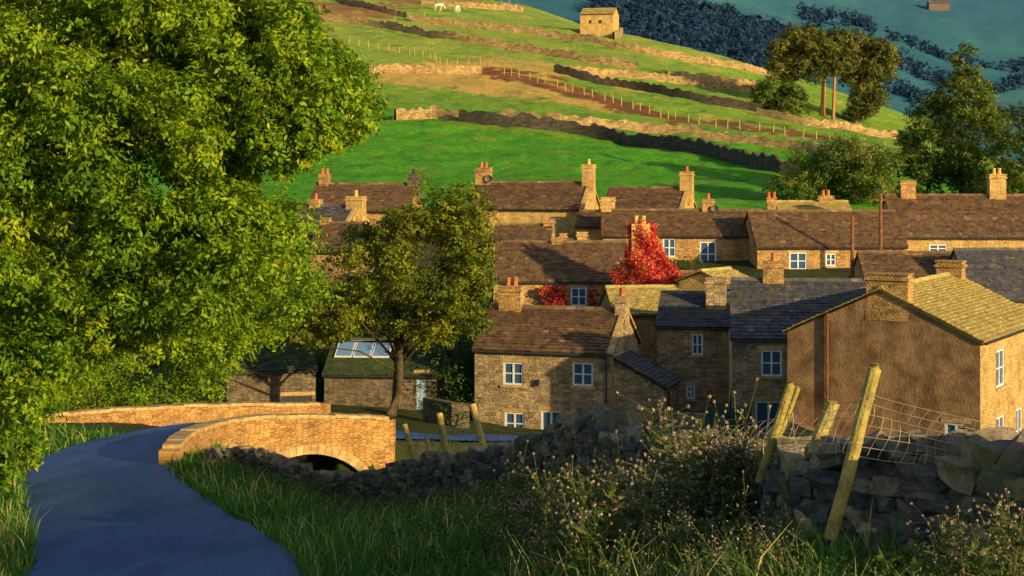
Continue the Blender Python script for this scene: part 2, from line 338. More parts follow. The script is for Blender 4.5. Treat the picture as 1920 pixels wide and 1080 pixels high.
paint(H&inpoly([(690,-5),(800,-5),(840,8),(740,14)],PXj,PYj),(.34,.14,.07),.7)
paint(H&inpoly([(860,-10),(980,12),(960,24),(850,10)],PXj,PYj),(.45,.25,.10),.6)
paint(H&inpoly([(1330,170),(1450,205),(1600,235),(1600,250),(1440,225),(1330,195)],PXj,PYj),(.48,.42,.10),.5)
paint(H&inpoly([(720,232),(860,226),(940,226),(1200,268),(1100,262),(900,246)],PXj,PYj),(.35,.36,.06),.4)
paint(H&(lfn(GX,GY,.35,31)>.6)&(GY<262),(.30,.36,.06),.6)
paint(H&(lfn(GX,GY,.22,33)>.7)&(GY>=250),straw,.45)
paint(H&(lfn(GX,GY,.3,34)>.85),(.05,.20,.02),.6)
far=sstep(470,640,GY); paint(far,(.05,.19,.25))  # distance haze painted in as a blue ground colour
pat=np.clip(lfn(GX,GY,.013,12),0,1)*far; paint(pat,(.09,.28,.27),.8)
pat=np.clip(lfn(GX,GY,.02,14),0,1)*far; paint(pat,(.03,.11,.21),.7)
paint(sstep(1500,2200,GY),(.06,.18,.29),.6)  # more painted haze on the farthest slopes
nY,nU=Z.shape
me=bpy.data.meshes.new('ground'); me.vertices.add(nY*nU)
me.vertices.foreach_set('co',np.stack([GX,GY,Z],-1).astype(np.float32).ravel())
ii,jj=np.meshgrid(np.arange(nY-1),np.arange(nU-1),indexing='ij'); a=(ii*nU+jj).ravel()
fi=np.stack([a,a+1,a+nU+1,a+nU],1).astype(np.int32); nf=len(fi)
me.loops.add(nf*4); me.loops.foreach_set('vertex_index',fi.ravel()); me.polygons.add(nf); me.polygons.foreach_set('loop_start',np.arange(0,nf*4,4,dtype=np.int32))
me.update(calc_edges=True); me.polygons.foreach_set('use_smooth',np.ones(nf,bool))
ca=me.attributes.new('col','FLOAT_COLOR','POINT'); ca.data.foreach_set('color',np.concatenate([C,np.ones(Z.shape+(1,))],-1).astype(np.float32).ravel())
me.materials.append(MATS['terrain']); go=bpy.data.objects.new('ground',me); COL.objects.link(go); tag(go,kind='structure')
def ribbon(name,path,hw,mat,zoff=0,zc=None,edge=.0):
    mb=MB(); n=len(path); rows=[]
    for i in range(n):
        d=path[min(i+1,n-1)]-path[max(i-1,0)]; l=math.hypot(d[0],d[1]); nx,ny=d[1]/l,-d[0]/l
        z=(path[i,2] if zc is None else zc)+zoff; row=[]
        for k in (-1,-.5,0,.5,1):
            e=hw+(edge*math.sin(i*.7+k*2)*math.sin(i*.23) if abs(k)==1 else 0)
            row.append((path[i,0]+nx*k*e,path[i,1]+ny*k*e,z+.04*(1-k*k)))
        rows.append(row)
    for row in rows:
        for q in row: mb.v.append(q); mb.r.append(.5)
    for i in range(n-1):
        for k in range(4): mb.f.append((i*5+k,i*5+k+1,i*5+k+6,i*5+k+5))
    return mb.build(name,mat,smooth=True)
tag(ribbon('road',road,2.02,'asphalt',edge=.06),kind='structure')
tag(ribbon('stream',stream,2.4,'water',zc=-12.55),kind='structure')

# ---------------------------------------------------------------- houses
def face_holes(mb,o,u,n,W,z0,z1,holes,depth=.16):
    o=Vector(o);u=Vector(u);n=Vector(n)
    xs=sorted(set([0,W]+[h[0] for h in holes]+[h[1] for h in holes])); zs=sorted(set([z0,z1]+[h[2] for h in holes]+[h[3] for h in holes]))
    xs=[x for x in xs if 0<=x<=W]; zs=[z for z in zs if z0<=z<=z1]
    Zv=Vector((0,0,1))
    for i in range(len(xs)-1):
        for j in range(len(zs)-1):
            cx=(xs[i]+xs[i+1])/2; cz=(zs[j]+zs[j+1])/2
            if any(h[0]<cx<h[1] and h[2]<cz<h[3] for h in holes): continue
            mb.quad(o+u*xs[i]+Zv*zs[j],o+u*xs[i+1]+Zv*zs[j],o+u*xs[i+1]+Zv*zs[j+1],o+u*xs[i]+Zv*zs[j+1],r=.5)
    for h in holes:
        a=o+u*h[0]+Zv*h[2]; b_=o+u*h[1]+Zv*h[2]; c=o+u*h[1]+Zv*h[3]; d=o+u*h[0]+Zv*h[3]; k=-n*depth
        mb.quad(a,b_,b_+k,a+k); mb.quad(b_,c,c+k,b_+k); mb.quad(c,d,d+k,c+k); mb.quad(d,a,a+k,d+k)
def obox(mb,o,u,n,x0,x1,z0,z1,d0,d1,r=None):
    o=Vector(o);u=Vector(u);n=Vector(n);Zv=Vector((0,0,1))
    p=[o+u*x+n*d+Zv*z for z in (z0,z1) for (x,d) in ((x0,d1),(x1,d1),(x1,d0),(x0,d0))]
    mb.hexa(p,r)
def window_part(par,o,u,n,h,kind='win'):
    x0,x1,z0,z1=h; f=.095; mb=MB()
    obox(mb,o,u,n,x0,x0+f,z0,z1,-.12,-.04,.9); obox(mb,o,u,n,x1-f,x1,z0,z1,-.12,-.04,.9)
    obox(mb,o,u,n,x0+f,x1-f,z0,z0+f,-.12,-.04,.9); obox(mb,o,u,n,x0+f,x1-f,z1-f,z1,-.12,-.04,.9)
    xm=(x0+x1)/2; zm=(z0+z1)/2
    if kind=='win':
        obox(mb,o,u,n,xm-.045,xm+.045,z0+f,z1-f,-.115,-.05,.9)
        obox(mb,o,u,n,x0+f,x1-f,zm-.03,zm+.03,-.11,-.055,.9)
        w=mb.build('window','white',par)
    elif kind=='door':
        obox(mb,o,u,n,xm-.05,xm+.05,z0+f,z1-f,-.115,-.05,.9); obox(mb,o,u,n,x0+f,x1-f,z0+f,z0+.4,-.11,-.055,.9)
        w=mb.build('door','white',par)
    else:
        obox(mb,o,u,n,x0+f,x1-f,z0+f,z1-f,-.11,-.07,.5)
        for k in range(1,5): obox(mb,o,u,n,x0+f+(x1-x0-2*f)*k/5-.01,x0+f+(x1-x0-2*f)*k/5+.01,z0+f,z1-f,-.07,-.055,.2)
        w=mb.build('door',{'greendoor':'green_paint','bluedoor':'blue_paint','darkdoor':'darkmetal'}[kind],par)
    if kind in('win','door'):
        g=MB(); o_=Vector(o);u_=Vector(u);n_=Vector(n);Zv=Vector((0,0,1))
        g.quad(*[o_+u_*x+n_*(-.1)+Zv*z for x,z in ((x0+.01,z0+.01),(x1-.01,z0+.01),(x1-.01,z1-.01),(x0+.01,z1-.01))])
        g.build('pane','glass',w)
    s=MB()
    if kind=='win': obox(s,o,u,n,x0-.12,x1+.12,z0-.13,z0-.005,-.05,.09)
    obox(s,o,u,n,x0-.15,x1+.15,z1+.005,z1+.2,-.05,.025)
    s.build('stone_surround','coping',w)
def slates(mb,p_e0,p_e1,p_r0,p_r1,exp0=.34,exp1=.2):
    e0=Vector(p_e0);e1=Vector(p_e1);r0=Vector(p_r0);r1=Vector(p_r1)
    u=(e1-e0); W=u.length; u/=W; sdir=(r0-e0); Ls=sdir.length; sdir/=Ls; n=u.cross(sdir).normalized()
    if n.z<0: n=-n
    mb.quad(e0-n*.06,e1-n*.06,r1-n*.06,r0-n*.06,r=.1)
    mb.quad(e0-n*.12,r0-n*.12,r1-n*.12,e1-n*.12,r=.1)
    s=0
    while s<Ls-.05:
        ex=exp0+(exp1-exp0)*s/Ls; x=0; s1=min(s+ex*1.35,Ls); rowb=random.gauss(0,.10)
        while x<W-.02:
            w=random.uniform(.22,.55)*(exp0/.3)
            if x+w>W-.15: w=W-x
            a=e0+u*(x+.008)+sdir*(s-random.uniform(0,.05)); b_=e0+u*(x+w-.008)+sdir*(s-random.uniform(0,.05))
            c=e0+u*(x+w-.008)+sdir*s1; d=e0+u*(x+.008)+sdir*s1
            t0=.065+random.uniform(-.015,.03); rr=min(1,max(0,random.gauss(.42,.22)+rowb))
            i=len(mb.v)
            for q in (a+n*(t0-.07),b_+n*(t0-.07),a+n*t0,b_+n*t0,c,d): mb.v.append(tuple(q)); mb.r.append(rr)
            mb.f+= [(i+2,i+3,i+4,i+5),(i,i+1,i+3,i+2),(i,i+2,i+5),(i+1,i+4,i+3)]
            x+=w
        s+=ex
def chimney_part(par,x,y,w,d,z0,z1,pots=1,potmat='terracotta',mat='stone_light',poth=.45):
    mb=MB(); hs=z1-z0
    mb.box(x-w/2,x+w/2,y-d/2,y+d/2,z0,z1-.28,tp=.03)
    mb.box(x-w/2-.05,x+w/2+.05,y-d/2-.05,y+d/2+.05,z1-.28,z1-.17)
    mb.box(x-w/2+.03,x+w/2-.03,y-d/2+.03,y+d/2-.03,z1-.17,z1-.05)
    mb.box(x-w/2-.02,x+w/2+.02,y-d/2-.02,y+d/2+.02,z1-.05,z1+.03)
    c=mb.build('chimney',mat,par)
    for k in range(pots):
        px_=x+(k-(pots-1)/2)*.38; p=MB()
        p.tube([(px_,y,z1+.02),(px_,y,z1+.1),(px_,y,z1+poth-.08),(px_,y,z1+poth-.07),(px_,y,z1+poth)],[.17,.14,.11,.145,.14],10)
        p.build('chimney_pot',potmat,c)
    return c
HOUSES={}
def house(key,label,px0,px1,Y0,th,D,eave=None,ridge=None,ze=None,zr=None,L=None,wall='stone',gwall=None,roof='roof',wins=(),rwins=(),lwins=(),chims=(),coping=(),name='stone_cottage',cat='house',group=None,zb=None,ov=.18,exp=(.27,.17)):
    t=R(th); ct,st=math.cos(t),math.sin(t); X0=(px0-960)/F*Y0
    def fx(px): k=(px-960)/F; return (k*Y0-X0)/(ct+k*st)
    if L is None: L=fx(px1)
    Ym=Y0-L/2*st
    if ze is None: ze=-(eave-300)*Ym/F
    if zr is None: zr=-(ridge-300)*(Ym+D/2*ct)/F
    cs=[(X0+a*L*ct+b_*D*st, Y0-a*L*st+b_*D*ct) for a in (0,1) for b_ in (0,1)]
    if zb is None: zb=min(float(G(x,y)) for x,y in cs)-.3
    root=empty(name,(X0,Y0,zb),-t); tag(root,label,cat,group)
    he=ze-zb; hr=zr-zb
    def wz(py,lx): return -(py-300)*(Y0-lx*st)/F-zb
    ho=[];kinds=[]
    for w in wins:
        a,b_,c,d=w[:4]; x0,x1=fx(a),fx(b_); xm=(x0+x1)/2
        ho.append((x0,x1,wz(d,xm),wz(c,xm))); kinds.append(w[4] if len(w)>4 else 'win')
    def side(lst,cx,cy):
        out=[]
        for w in lst:
            a,b_,c,d=w[:4]; ts=[]
            for px in (a,b_):
                k=(px-960)/F; ts.append((k*cy-cx)/(st-k*ct))
            t0,t1=min(ts),max(ts); ym=cy+(t0+t1)/2*ct
            out.append((t0,t1,-(d-300)*ym/F-zb,-(c-300)*ym/F-zb,w[4] if len(w)>4 else 'win'))
        return out
    rh=side(rwins,cs[2][0],cs[2][1]); lh=side(lwins,X0,Y0)
    mb=MB(); face_holes(mb,(0,0,0),(1,0,0),(0,-1,0),L,0,he,ho)
    mb.quad((L,D,0),(0,D,0),(0,D,he),(L,D,he),r=.5)
    g=mb if gwall is None else MB()
    face_holes(g,(L,0,0),(0,1,0),(1,0,0),D,0,he,[h[:4] for h in rh])
    g.quad((L,0,he),(L,D,he),(L,D/2,hr-.03),r=.5)
    lh2=[(D-h[1],D-h[0],h[2],h[3]) for h in lh]
    face_holes(g,(0,D,0),(0,-1,0),(-1,0,0),D,0,he,lh2)
    g.quad((0,D,he),(0,0,he),(0,D/2,hr-.03),r=.5)
    mb.build('wall',wall,root)
    if gwall: g.build('gable_wall',gwall,root)
    for h,k in zip(ho,kinds): window_part(root,(0,0,0),(1,0,0),(0,-1,0),h,k)
    for h in rh: window_part(root,(L,0,0),(0,1,0),(1,0,0),h[:4],h[4])
    for h,hh in zip(lh2,lh): window_part(root,(0,D,0),(0,-1,0),(-1,0,0),h,hh[4])
    sl=(hr-he)/(D/2); gv=.1
    rb=MB()
    slates(rb,(-gv,-ov,he-ov*sl+.07),(L+gv,-ov,he-ov*sl+.07),(-gv,D/2,hr+.07),(L+gv,D/2,hr+.07),*exp)
    slates(rb,(L+gv,D+ov,he-ov*sl+.07),(-gv,D+ov,he-ov*sl+.07),(L+gv,D/2,hr+.07),(-gv,D/2,hr+.07),*exp)
    x=-gv
    while x<L+gv:
        w=min(random.uniform(.4,.65),L+gv-x+.01); dz=random.uniform(-.01,.02)
        rb.hexa([(x+.01,D/2-.17,hr+.02+dz),(x+w,D/2-.17,hr+.02+dz),(x+w,D/2+.17,hr+.02+dz),(x+.01,D/2+.17,hr+.02+dz),(x+.01,D/2-.03,hr+.19+dz),(x+w,D/2-.03,hr+.19+dz),(x+w,D/2+.03,hr+.19+dz),(x+.01,D/2+.03,hr+.19+dz)],random.uniform(.5,1))
        x+=w
    rb.build('roof',roof,root)
    gt=MB(); gt.tube([(-.05,-ov-.06,he-ov*sl-.02),(L+.05,-ov-.06,he-ov*sl-.02)],.055,6)
    gt.build('gutter','darkmetal',root)
    for sx in coping:
        cm=MB(); xx=-.12 if sx==0 else L-.2
        for (ya,yb) in ((-ov-.02,D/2),(D+ov+.02,D/2)):
            n_=6
            for k in range(n_):
                f0=k/n_; f1=(k+1)/n_-.015; y0=ya+(yb-ya)*f0; y1=ya+(yb-ya)*f1
                z=lambda y: he+(hr-he)*(1-abs(y-D/2)/(D/2))+.08
                p=[(xx,y0,z(y0)),(xx+.32,y0,z(y0)),(xx+.32,y1,z(y1)),(xx,y1,z(y1))]
                if ya>yb: p=[p[3],p[2],p[1],p[0]]
                cm.hexa(p+[(q[0],q[1],q[2]+.13) for q in p])
        cm.build('gable_coping','coping',root)
    for c in chims:
        f,fy,w,d,h,pots=c[:6]; pm=c[6] if len(c)>6 else 'terracotta'; mm=c[7] if len(c)>7 else 'stone_light'
        yy=fy*D; zs=he+(hr-he)*(1-abs(yy-D/2)/(D/2))-1.2
        chimney_part(root,f*L,yy,w,d,zs,hr+h,pots,pm,mm)
    HOUSES[key]=(root,L,D,he,hr)
    return root
h1=house('h1','grey rubble stone cottage with four white windows on its sunlit front, nearest the bridge',890,1147,87.6,18,5.6,eave=657,ridge=580,wall='stone_grey',roof='roof',
 wins=[(943,981,679,722),(1073,1112,680,724),(946,983,773,816),(1014,1052,770,820,'door')],
 chims=[(.15,.5,1.25,.8,1.15,2,'terracotta','stone'),(.975,.5,.6,.9,.75,1,'terracotta','stone_grey')],coping=(1,))
r1,L1,D1,he1,hr1=HOUSES['h1']
mb=MB(); W_=2.6
face_holes(mb,(L1,.4,0),(1,0,0),(0,-1,0),W_,0,2.6,[]); mb.quad((L1,.4,2.6),(L1+W_,.4,2.6),(L1,.4,3.9))
face_holes(mb,(L1+W_,.4,0),(0,1,0),(1,0,0),3.2,0,2.6,[(.8,1.7,.3,2.2)]); mb.quad((L1+W_,3.6,0),(L1,3.6,0),(L1,3.6,3.9),(L1+W_,3.6,2.6))
mb.build('porch_wall','stone_grey',r1); rb=MB(); slates(rb,(L1+W_+.2,.25,2.55),(L1+W_+.2,3.75,2.55),(L1+.02,.25,3.98),(L1+.02,3.75,3.98),.27,.2); rb.build('porch_roof','roof_grey',r1)
dm=MB(); obox(dm,(L1+W_,.4,0),(0,1,0),(1,0,0),.8,1.7,.3,2.2,-.15,-.1); dm.build('door','darkmetal',r1)
dp=MB(); dp.tube([(L1-.25,-.1,.2),(L1-.25,-.1,he1-.1)],.05,6); dp.build('drain_pipe','darkmetal',r1)
lp=MB(); lp.box(3.35,3.5,-.18,-.02,2.45,2.75); lp.build('wall_lamp','darkmetal',r1)
house('h1b','tall grey stone wing with big square chimney, right of the nearest cottage',1232,1366,91.5,10,6.5,eave=612,ridge=552,wall='stone_grey',roof='roof_grey',
 wins=[(1297,1318,626,666),(1287,1303,722,748)],chims=[(.8,.3,1.1,.9,1.0,0,'terracotta','stone_grey')],name='cottage_wing')
house('h2','shaded cottage with blue-grey slate roof and satellite dish, left of the rendered gable',1372,1640,84,8,6.8,eave=634,ridge=528,wall='stone_grey',roof='roof_grey',
 wins=[(1427,1466,656,706),(1416,1466,752,826,'door')],chims=[(.3,.5,1.1,.7,1.0,1,'terracotta','stone')])
r2=HOUSES['h2'][0]
h3=house('h3','big brown rendered gable house at the right edge with golden stone slate roof',1838,1990,72,-60,8.6,ze=-7.65,zr=-5.65,L=11.5,wall='stone_light',gwall='render',roof='roof_gold',
 wins=[(1868,1884,655,725),(1868,1884,780,835),(1905,1917,765,850)],lwins=[(1771,1813,793,838)],
 chims=[(.033,.47,.8,1.9,.7,0,'terracotta','stone'),(.95,.5,.8,1.3,.7,0,'terracotta','stone')])
r3,L3,D3,he3,hr3=HOUSES['h3']
pm=MB(); pm.tube([(-.1,D3*.78,1.0),(-.1,D3*.78,he3+.9)],.06,8); pm.build('drain_pipe','pole_wood',r3)
house('b9','golden lit stone slate roofed outbuilding behind the nearest cottage',1152,1330,98,-6,5.5,eave=588,ridge=540,wall='stone',roof='roof_gold',name='stone_outbuilding',cat='outbuilding')
house('b1','long low cottage with brown slate roof beside the scarlet creeper',925,1172,108,4,6,eave=526,ridge=456,wall='stone',roof='roof',
 wins=[(1070,1100,539,574),(955,983,562,586)],chims=[(.47,.5,.7,.6,.35,0,'terracotta','stone')])
house('b8','small gabled stone outhouse with white window between the roofs',1356,1420,99,-52,3.0,eave=528,ridge=508,L=3.2,wall='stone_light',roof='roof_gold',lwins=[(1358,1384,539,568)],name='stone_outhouse',cat='outbuilding')
house('b8b','low dark roofed lean building behind the big square chimney',1240,1390,103,0,4.5,eave=565,ridge=512,wall='stone',roof='roof',name='stone_outbuilding',cat='outbuilding')
house('b2a','long cottage with two white windows, centre of the middle terrace',1130,1458,120,3,6.5,eave=442,ridge=396,wall='stone',roof='roof',
 wins=[(1243,1267,447,482),(1312,1343,453,500)],chims=[(.62,.5,.9,.7,.85,1,'terracotta','stone'),(.99,.5,.7,.8,.95,2,'terracotta','stone'),(.02,.5,.8,.8,.5,0,'terracotta','stone_light')])
house('b2b','right-hand cottage of the middle terrace with square white window and small window',1420,1700,116,-2,7,eave=462,ridge=398,wall='stone',roof='roof',
 wins=[(1480,1513,473,506),(1548,1568,475,499)])
house('b2c','upper cottage with pale stone roof tucked above the middle terrace',1465,1600,126,0,5,eave=405,ridge=380,wall='stone',roof='roof_gold',chims=[(.7,.5,1.2,.7,.5,2,'terracotta','stone')])
house('b3','upper cottage with lit right gable and two tall chimneys below the green field',880,1092,130,14,6.5,eave=391,ridge=344,wall='stone_light',roof='roof',
 wins=[(1020,1043,408,442)],chims=[(.03,.5,1.2,.8,1.2,2,'terracotta','stone'),(.98,.5,.9,1.1,1.45,1,'buffpot','stone_light')],coping=(1,))
house('b4','upper cottage with bright buff gable and single chimney beside the field',1128,1278,134,16,6,eave=394,ridge=354,wall='stone_light',roof='roof',
 chims=[(.98,.5,1.0,1.0,1.35,1,'terracotta','stone_light')],coping=(1,))
house('b4b','small roofed block with squat buff chimney between the two upper cottages',1080,1150,124,10,5,eave=425,ridge=398,wall='stone_light',roof='roof',chims=[(.75,.5,1.0,.9,1.1,0,'terracotta','stone_light')],name='stone_outbuilding',cat='outbuilding')
house('b5','upper left cottage with brown roof partly hidden by the trees',575,765,127,8,6,eave=394,ridge=347,wall='stone',roof='roof',
 chims=[(.08,.5,.8,.7,.8,2,'terracotta','stone'),(.98,.5,.9,.8,.8,1,'darkmetal','stone_dark')])
house('b5b','lower left cottage with buff gable and chimneys behind the round tree',535,640,119,18,5.5,eave=440,ridge=388,wall='stone_light',roof='roof_grey',
 chims=[(.25,.5,.8,.7,.5,1,'terracotta','stone_light'),(.98,.5,1.3,.8,.75,1,'buffpot','stone_light')],coping=(1,))
house('b5c','small stone block with brown roof lowest of the left group',580,660,113,12,5,eave=470,ridge=420,wall='stone',roof='roof',chims=[(.1,.5,.7,.6,.4,0,'terracotta','stone')],name='stone_outbuilding',cat='outbuilding')
house('b6','far right cottage with two chimneys, one with pale pots, under the tall tree',1678,1960,118,2,7,eave=443,ridge=368,wall='stone_light',roof='roof',
 wins=[(1742,1776,458,474)],chims=[(.15,.5,1.1,.8,1.1,0,'terracotta','stone'),(.76,.5,1.2,.9,1.55,2,'buffpot','stone_light')])
house('b7','low brown roofed range behind the rendered gable house',1625,1835,103,3,6.5,eave=532,ridge=476,wall='stone',roof='roof',name='stone_outbuilding',cat='outbuilding',chims=[(.5,.5,1.1,.7,.0,0,'terracotta','stone')])
house('b7b','dark blue slate roofed building at the right edge',1825,1990,100,-3,7,eave=560,ridge=470,wall='stone_grey',roof='roof_grey',name='stone_outbuilding',cat='outbuilding')
house('b11','little stone outhouse with low chimneys under the upper cottage',925,1030,119,6,4,eave=450,ridge=424,wall='stone',roof='roof',chims=[(.95,.5,.8,.6,.5,0,'terracotta','stone')],name='stone_outhouse',cat='outbuilding')
house('b11b','narrow stone outhouse with lit chimney left of the scarlet creeper',1040,1100,114,6,4,eave=478,ridge=452,wall='stone',roof='roof',chims=[(.8,.5,.7,.6,.6,0,'terracotta','stone_light'),(.2,.5,.5,.6,.5,0,'terracotta','stone')],name='stone_outhouse',cat='outbuilding')
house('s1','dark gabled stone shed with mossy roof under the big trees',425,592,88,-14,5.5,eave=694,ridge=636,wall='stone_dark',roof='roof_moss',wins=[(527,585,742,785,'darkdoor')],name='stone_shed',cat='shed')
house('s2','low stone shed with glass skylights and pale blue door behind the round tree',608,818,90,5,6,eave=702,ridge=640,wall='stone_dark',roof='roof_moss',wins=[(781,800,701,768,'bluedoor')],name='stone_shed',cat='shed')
rS,LS,DS,heS,hrS=HOUSES['s2']
for k in range(3):
    x0=.3+k*1.0; sl=(hrS-heS)/(DS/2); f=MB(); g=MB()
    def sp(x,y,o): return Vector((x,y,heS+y*sl+.16+o))
    f.hexa([sp(x0,1.2,0),sp(x0+.95,1.2,0),sp(x0+.95,2.7,0),sp(x0,2.7,0),sp(x0,1.2,.06),sp(x0+.95,1.2,.06),sp(x0+.95,2.7,.06),sp(x0,2.7,.06)],.5)
    o=f.build('skylight','white',rS); g.quad(sp(x0+.07,1.27,.065),sp(x0+.88,1.27,.065),sp(x0+.88,2.63,.065),sp(x0+.07,2.63,.065)); g.build('pane','skylight_glass',o)
def dish(root,x,y,z,r=.4):
    mb=MB(); n=14
    for j in range(n):
        a0,a1=2*math.pi*j/n,2*math.pi*(j+1)/n
        p=lambda a,k:(x+math.cos(a)*r*k,y-.25+.15*(1-k*k),z+math.sin(a)*r*k)
        mb.quad((x,y-.1,z),p(a0,.6),p(a1,.6),r=.3); mb.quad(p(a0,.6),p(a0,1),p(a1,1),p(a1,.6),r=.3)
    mb.tube([(x,y+.1,z),(x,y-.1,z)],.03,5); mb.tube([(x,y-.12,z-.3),(x,y-.5,z-.1)],.02,4)
    mb.build('satellite_dish','greymetal',root)
dish(r2,.35,-.05,HOUSES['h2'][3]-.5,.36)
rr,L_,D_,he_,hr_=HOUSES['b3']; dish(rr,.8,D_/2-.3,hr_+.35,.3)
rr,L_,D_,he_,hr_=HOUSES['b2a']; dish(rr,.655*L_,D_/2-.3,hr_+.2,.26)
for key,fx_,hh in (('b5',.1,1.4),('b5b',.95,1.3),('b5b',.3,1.2)):
    rr,L_,D_,he_,hr_=HOUSES[key]; mb=MB(); z=hr_+.5; x=fx_*L_
    mb.tube([(x+.4,D_/2,hr_-.3),(x+.4,D_/2,z+hh)],.02,4); mb.tube([(x-.2,D_/2,z+hh-.1),(x+1.0,D_/2,z+hh-.1)],.015,4)
    for k in range(6): mb.tube([(x-.15+k*.2,D_/2-.25,z+hh-.1),(x-.15+k*.2,D_/2+.25,z+hh-.1)],.01,3)
    mb.build('tv_aerial','darkmetal',rr)
bp=hit(1118,67)
house('barn','solitary square stone field barn high on the green hillside',1088,1150,bp.y,14,6.5,ze=bp.z+4.6,zr=bp.z+6.0,wall='stone_light',roof='roof_gold',name='field_barn',cat='barn',zb=bp.z-.4,exp=(.6,.4),wins=[(1104,1109,38,44,'darkdoor'),(1122,1128,38,44,'darkdoor')])
fb=hit(1760,20,900,3000)
house('barn2','tiny far away barn on the blue distant hill',1742,1780,fb.y,0,12,ze=fb.z+8,zr=fb.z+13,wall='stone_dark',roof='roof_grey',name='field_barn',cat='barn',zb=fb.z-1,exp=(2,1.5))
for (px,pt,pb,Y,lab) in ((1651,362,478,113,'tall brown wooden pole rising above the far right roofs'),(1598,405,524,106,'brown wooden pole in front of the middle terrace')):
    t=P(px,pt,Y); g=float(G(t.x,t.y)); o=empty('utility_pole',(t.x,t.y,g)); tag(o,lab,'pole')
    mb=MB(); mb.tube([(0,0,-.2),(0,0,(t.z-g)/2),(0,0,t.z-g)],[.14,.12,.1],8); mb.build('pole','pole_wood',o)
    mb=MB(); mb.box(-.35,.35,-.05,.05,t.z-g-.5,t.z-g-.4); mb.build('crossarm','pole_wood',o)

# ---------------------------------------------------------------- bridge
def pathpts(lst): return catmull([ (P(px,py,Y).x,Y,P(px,py,Y).z) for px,py,Y in lst],.25)
def normals2(p):
    d=np.gradient(p[:,:2],axis=0); l=np.linalg.norm(d,axis=1,keepdims=True); d/=l; return np.stack([d[:,1],-d[:,0]],1)
bo=(-8,62,-10); bridge=empty('stone_bridge',bo); tag(bridge,'curved sunlit stone road bridge with low arch over the stream','bridge')
near_p=pathpts([(322,842,50.5),(343,820,53),(380,803,56),(430,791,58.5),(500,784,60),(600,783,61.5),(736,786,63)])
s_=np.concatenate([[0],np.cumsum(np.linalg.norm(np.diff(near_p[:,:2],axis=0),axis=1))])
pxn=960+near_p[:,0]/near_p[:,1]*F; sc=s_[np.argmin(abs(pxn-568))]; HALF=2.8; zspr=-12.5; AH=2.0
nn=normals2(near_p); th_=.42; mb=MB(); ar=MB(); cap=MB()
def archz(s):
    d=abs(s-sc)/HALF
    return zspr+AH*math.sqrt(1-d*d) if d<1 else None
def pt(i,off,z): return (near_p[i,0]+nn[i,0]*off,near_p[i,1]+nn[i,1]*off,z)
for i in range(len(near_p)-1):
    z0=archz(s_[i]); z1=archz(s_[i+1]); b0=z0 if z0 is not None else -13.2; b1=z1 if z1 is not None else -13.2
    t0=near_p[i,2]; t1=near_p[i+1,2]
    mb.quad(pt(i,th_/2,b0),pt(i+1,th_/2,b1),pt(i+1,th_/2,t1),pt(i,th_/2,t0),r=.5)
    mb.quad(pt(i+1,-th_/2,b1),pt(i,-th_/2,b0),pt(i,-th_/2,t0),pt(i+1,-th_/2,t1),r=.5)
    if z0 is not None and z1 is not None:
        mb.quad(pt(i,th_/2,b0),pt(i,-4.9,b0),pt(i+1,-4.9,b1),pt(i+1,th_/2,b1),r=.5)
e=len(near_p)-1
mb.box(near_p[e,0]-.05,near_p[e,0]+.1,near_p[e,1]-.22,near_p[e,1]+.2,-13.3,near_p[e,2]-.02)
mb.box(near_p[0,0]-.3,near_p[0,0]+.3,near_p[0,1]-.42,near_p[0,1]+.12,-10.6,near_p[0,2]+.02)
mb.build('near_parapet','stone_bridge',bridge,origin=bo,path=near_p)
nv=30
for k in range(nv):
    a0=math.pi*k/nv; a1=math.pi*(k+.95)/nv; ps=[]
    for a in (a0,a1):
        for rr_ in (0,1):
            s=sc-math.cos(a)*(HALF+.34*rr_); z=zspr+math.sin(a)*(AH+.34*rr_)
            x=np.interp(s,s_,near_p[:,0]); y=np.interp(s,s_,near_p[:,1]); ix=min(int(np.searchsorted(s_,s)),len(nn)-1); ps.append((x,y,z,nn[ix]))
    q=lambda p,o:(p[0]+p[3][0]*o,p[1]+p[3][1]*o,p[2])
    A,B,Cc,Dd=ps[0],ps[1],ps[3],ps[2]
    ar.hexa([q(A,th_/2-.1),q(Dd,th_/2-.1),q(Cc,th_/2-.1),q(B,th_/2-.1),q(A,th_/2+.04),q(Dd,th_/2+.04),q(Cc,th_/2+.04),q(B,th_/2+.04)])
ar.build('arch_ring','coping',bridge,origin=bo)
def coping_strip(mb,p,nn,w,h,step=3):
    for i in range(0,len(p)-step,step):
        j=i+step; dz=random.uniform(-.02,.03)
        a=[(p[i,0]+nn[i,0]*w/2,p[i,1]+nn[i,1]*w/2),(p[j,0]+nn[j,0]*w/2,p[j,1]+nn[j,1]*w/2),(p[j,0]-nn[j,0]*w/2,p[j,1]-nn[j,1]*w/2),(p[i,0]-nn[i,0]*w/2,p[i,1]-nn[i,1]*w/2)]
        zz=[p[i,2],p[j,2],p[j,2],p[i,2]]
        mb.hexa([(q[0],q[1],z+dz) for q,z in zip(a,zz)]+[(q[0],q[1],z+dz+h) for q,z in zip(a,zz)])
coping_strip(cap,near_p,nn,.54,.12,2); cap.build('parapet_coping','coping',bridge,origin=bo)
far_p=pathpts([(40,790,60.5),(80,783,62),(200,772,64),(370,763,66.5),(470,761,68),(605,760,70)])
nf_=normals2(far_p); mb=MB()
for i in range(len(far_p)-1):
    for o,fl in ((.2,0),(-.2,1)):
        a=(far_p[i,0]+nf_[i,0]*o,far_p[i,1]+nf_[i,1]*o); b_=(far_p[i+1,0]+nf_[i+1,0]*o,far_p[i+1,1]+nf_[i+1,1]*o)
        q=[(*a,-13),(*b_,-13),(*b_,far_p[i+1,2]),(*a,far_p[i,2])]
        mb.quad(*(q if not fl else q[::-1]),r=.5)
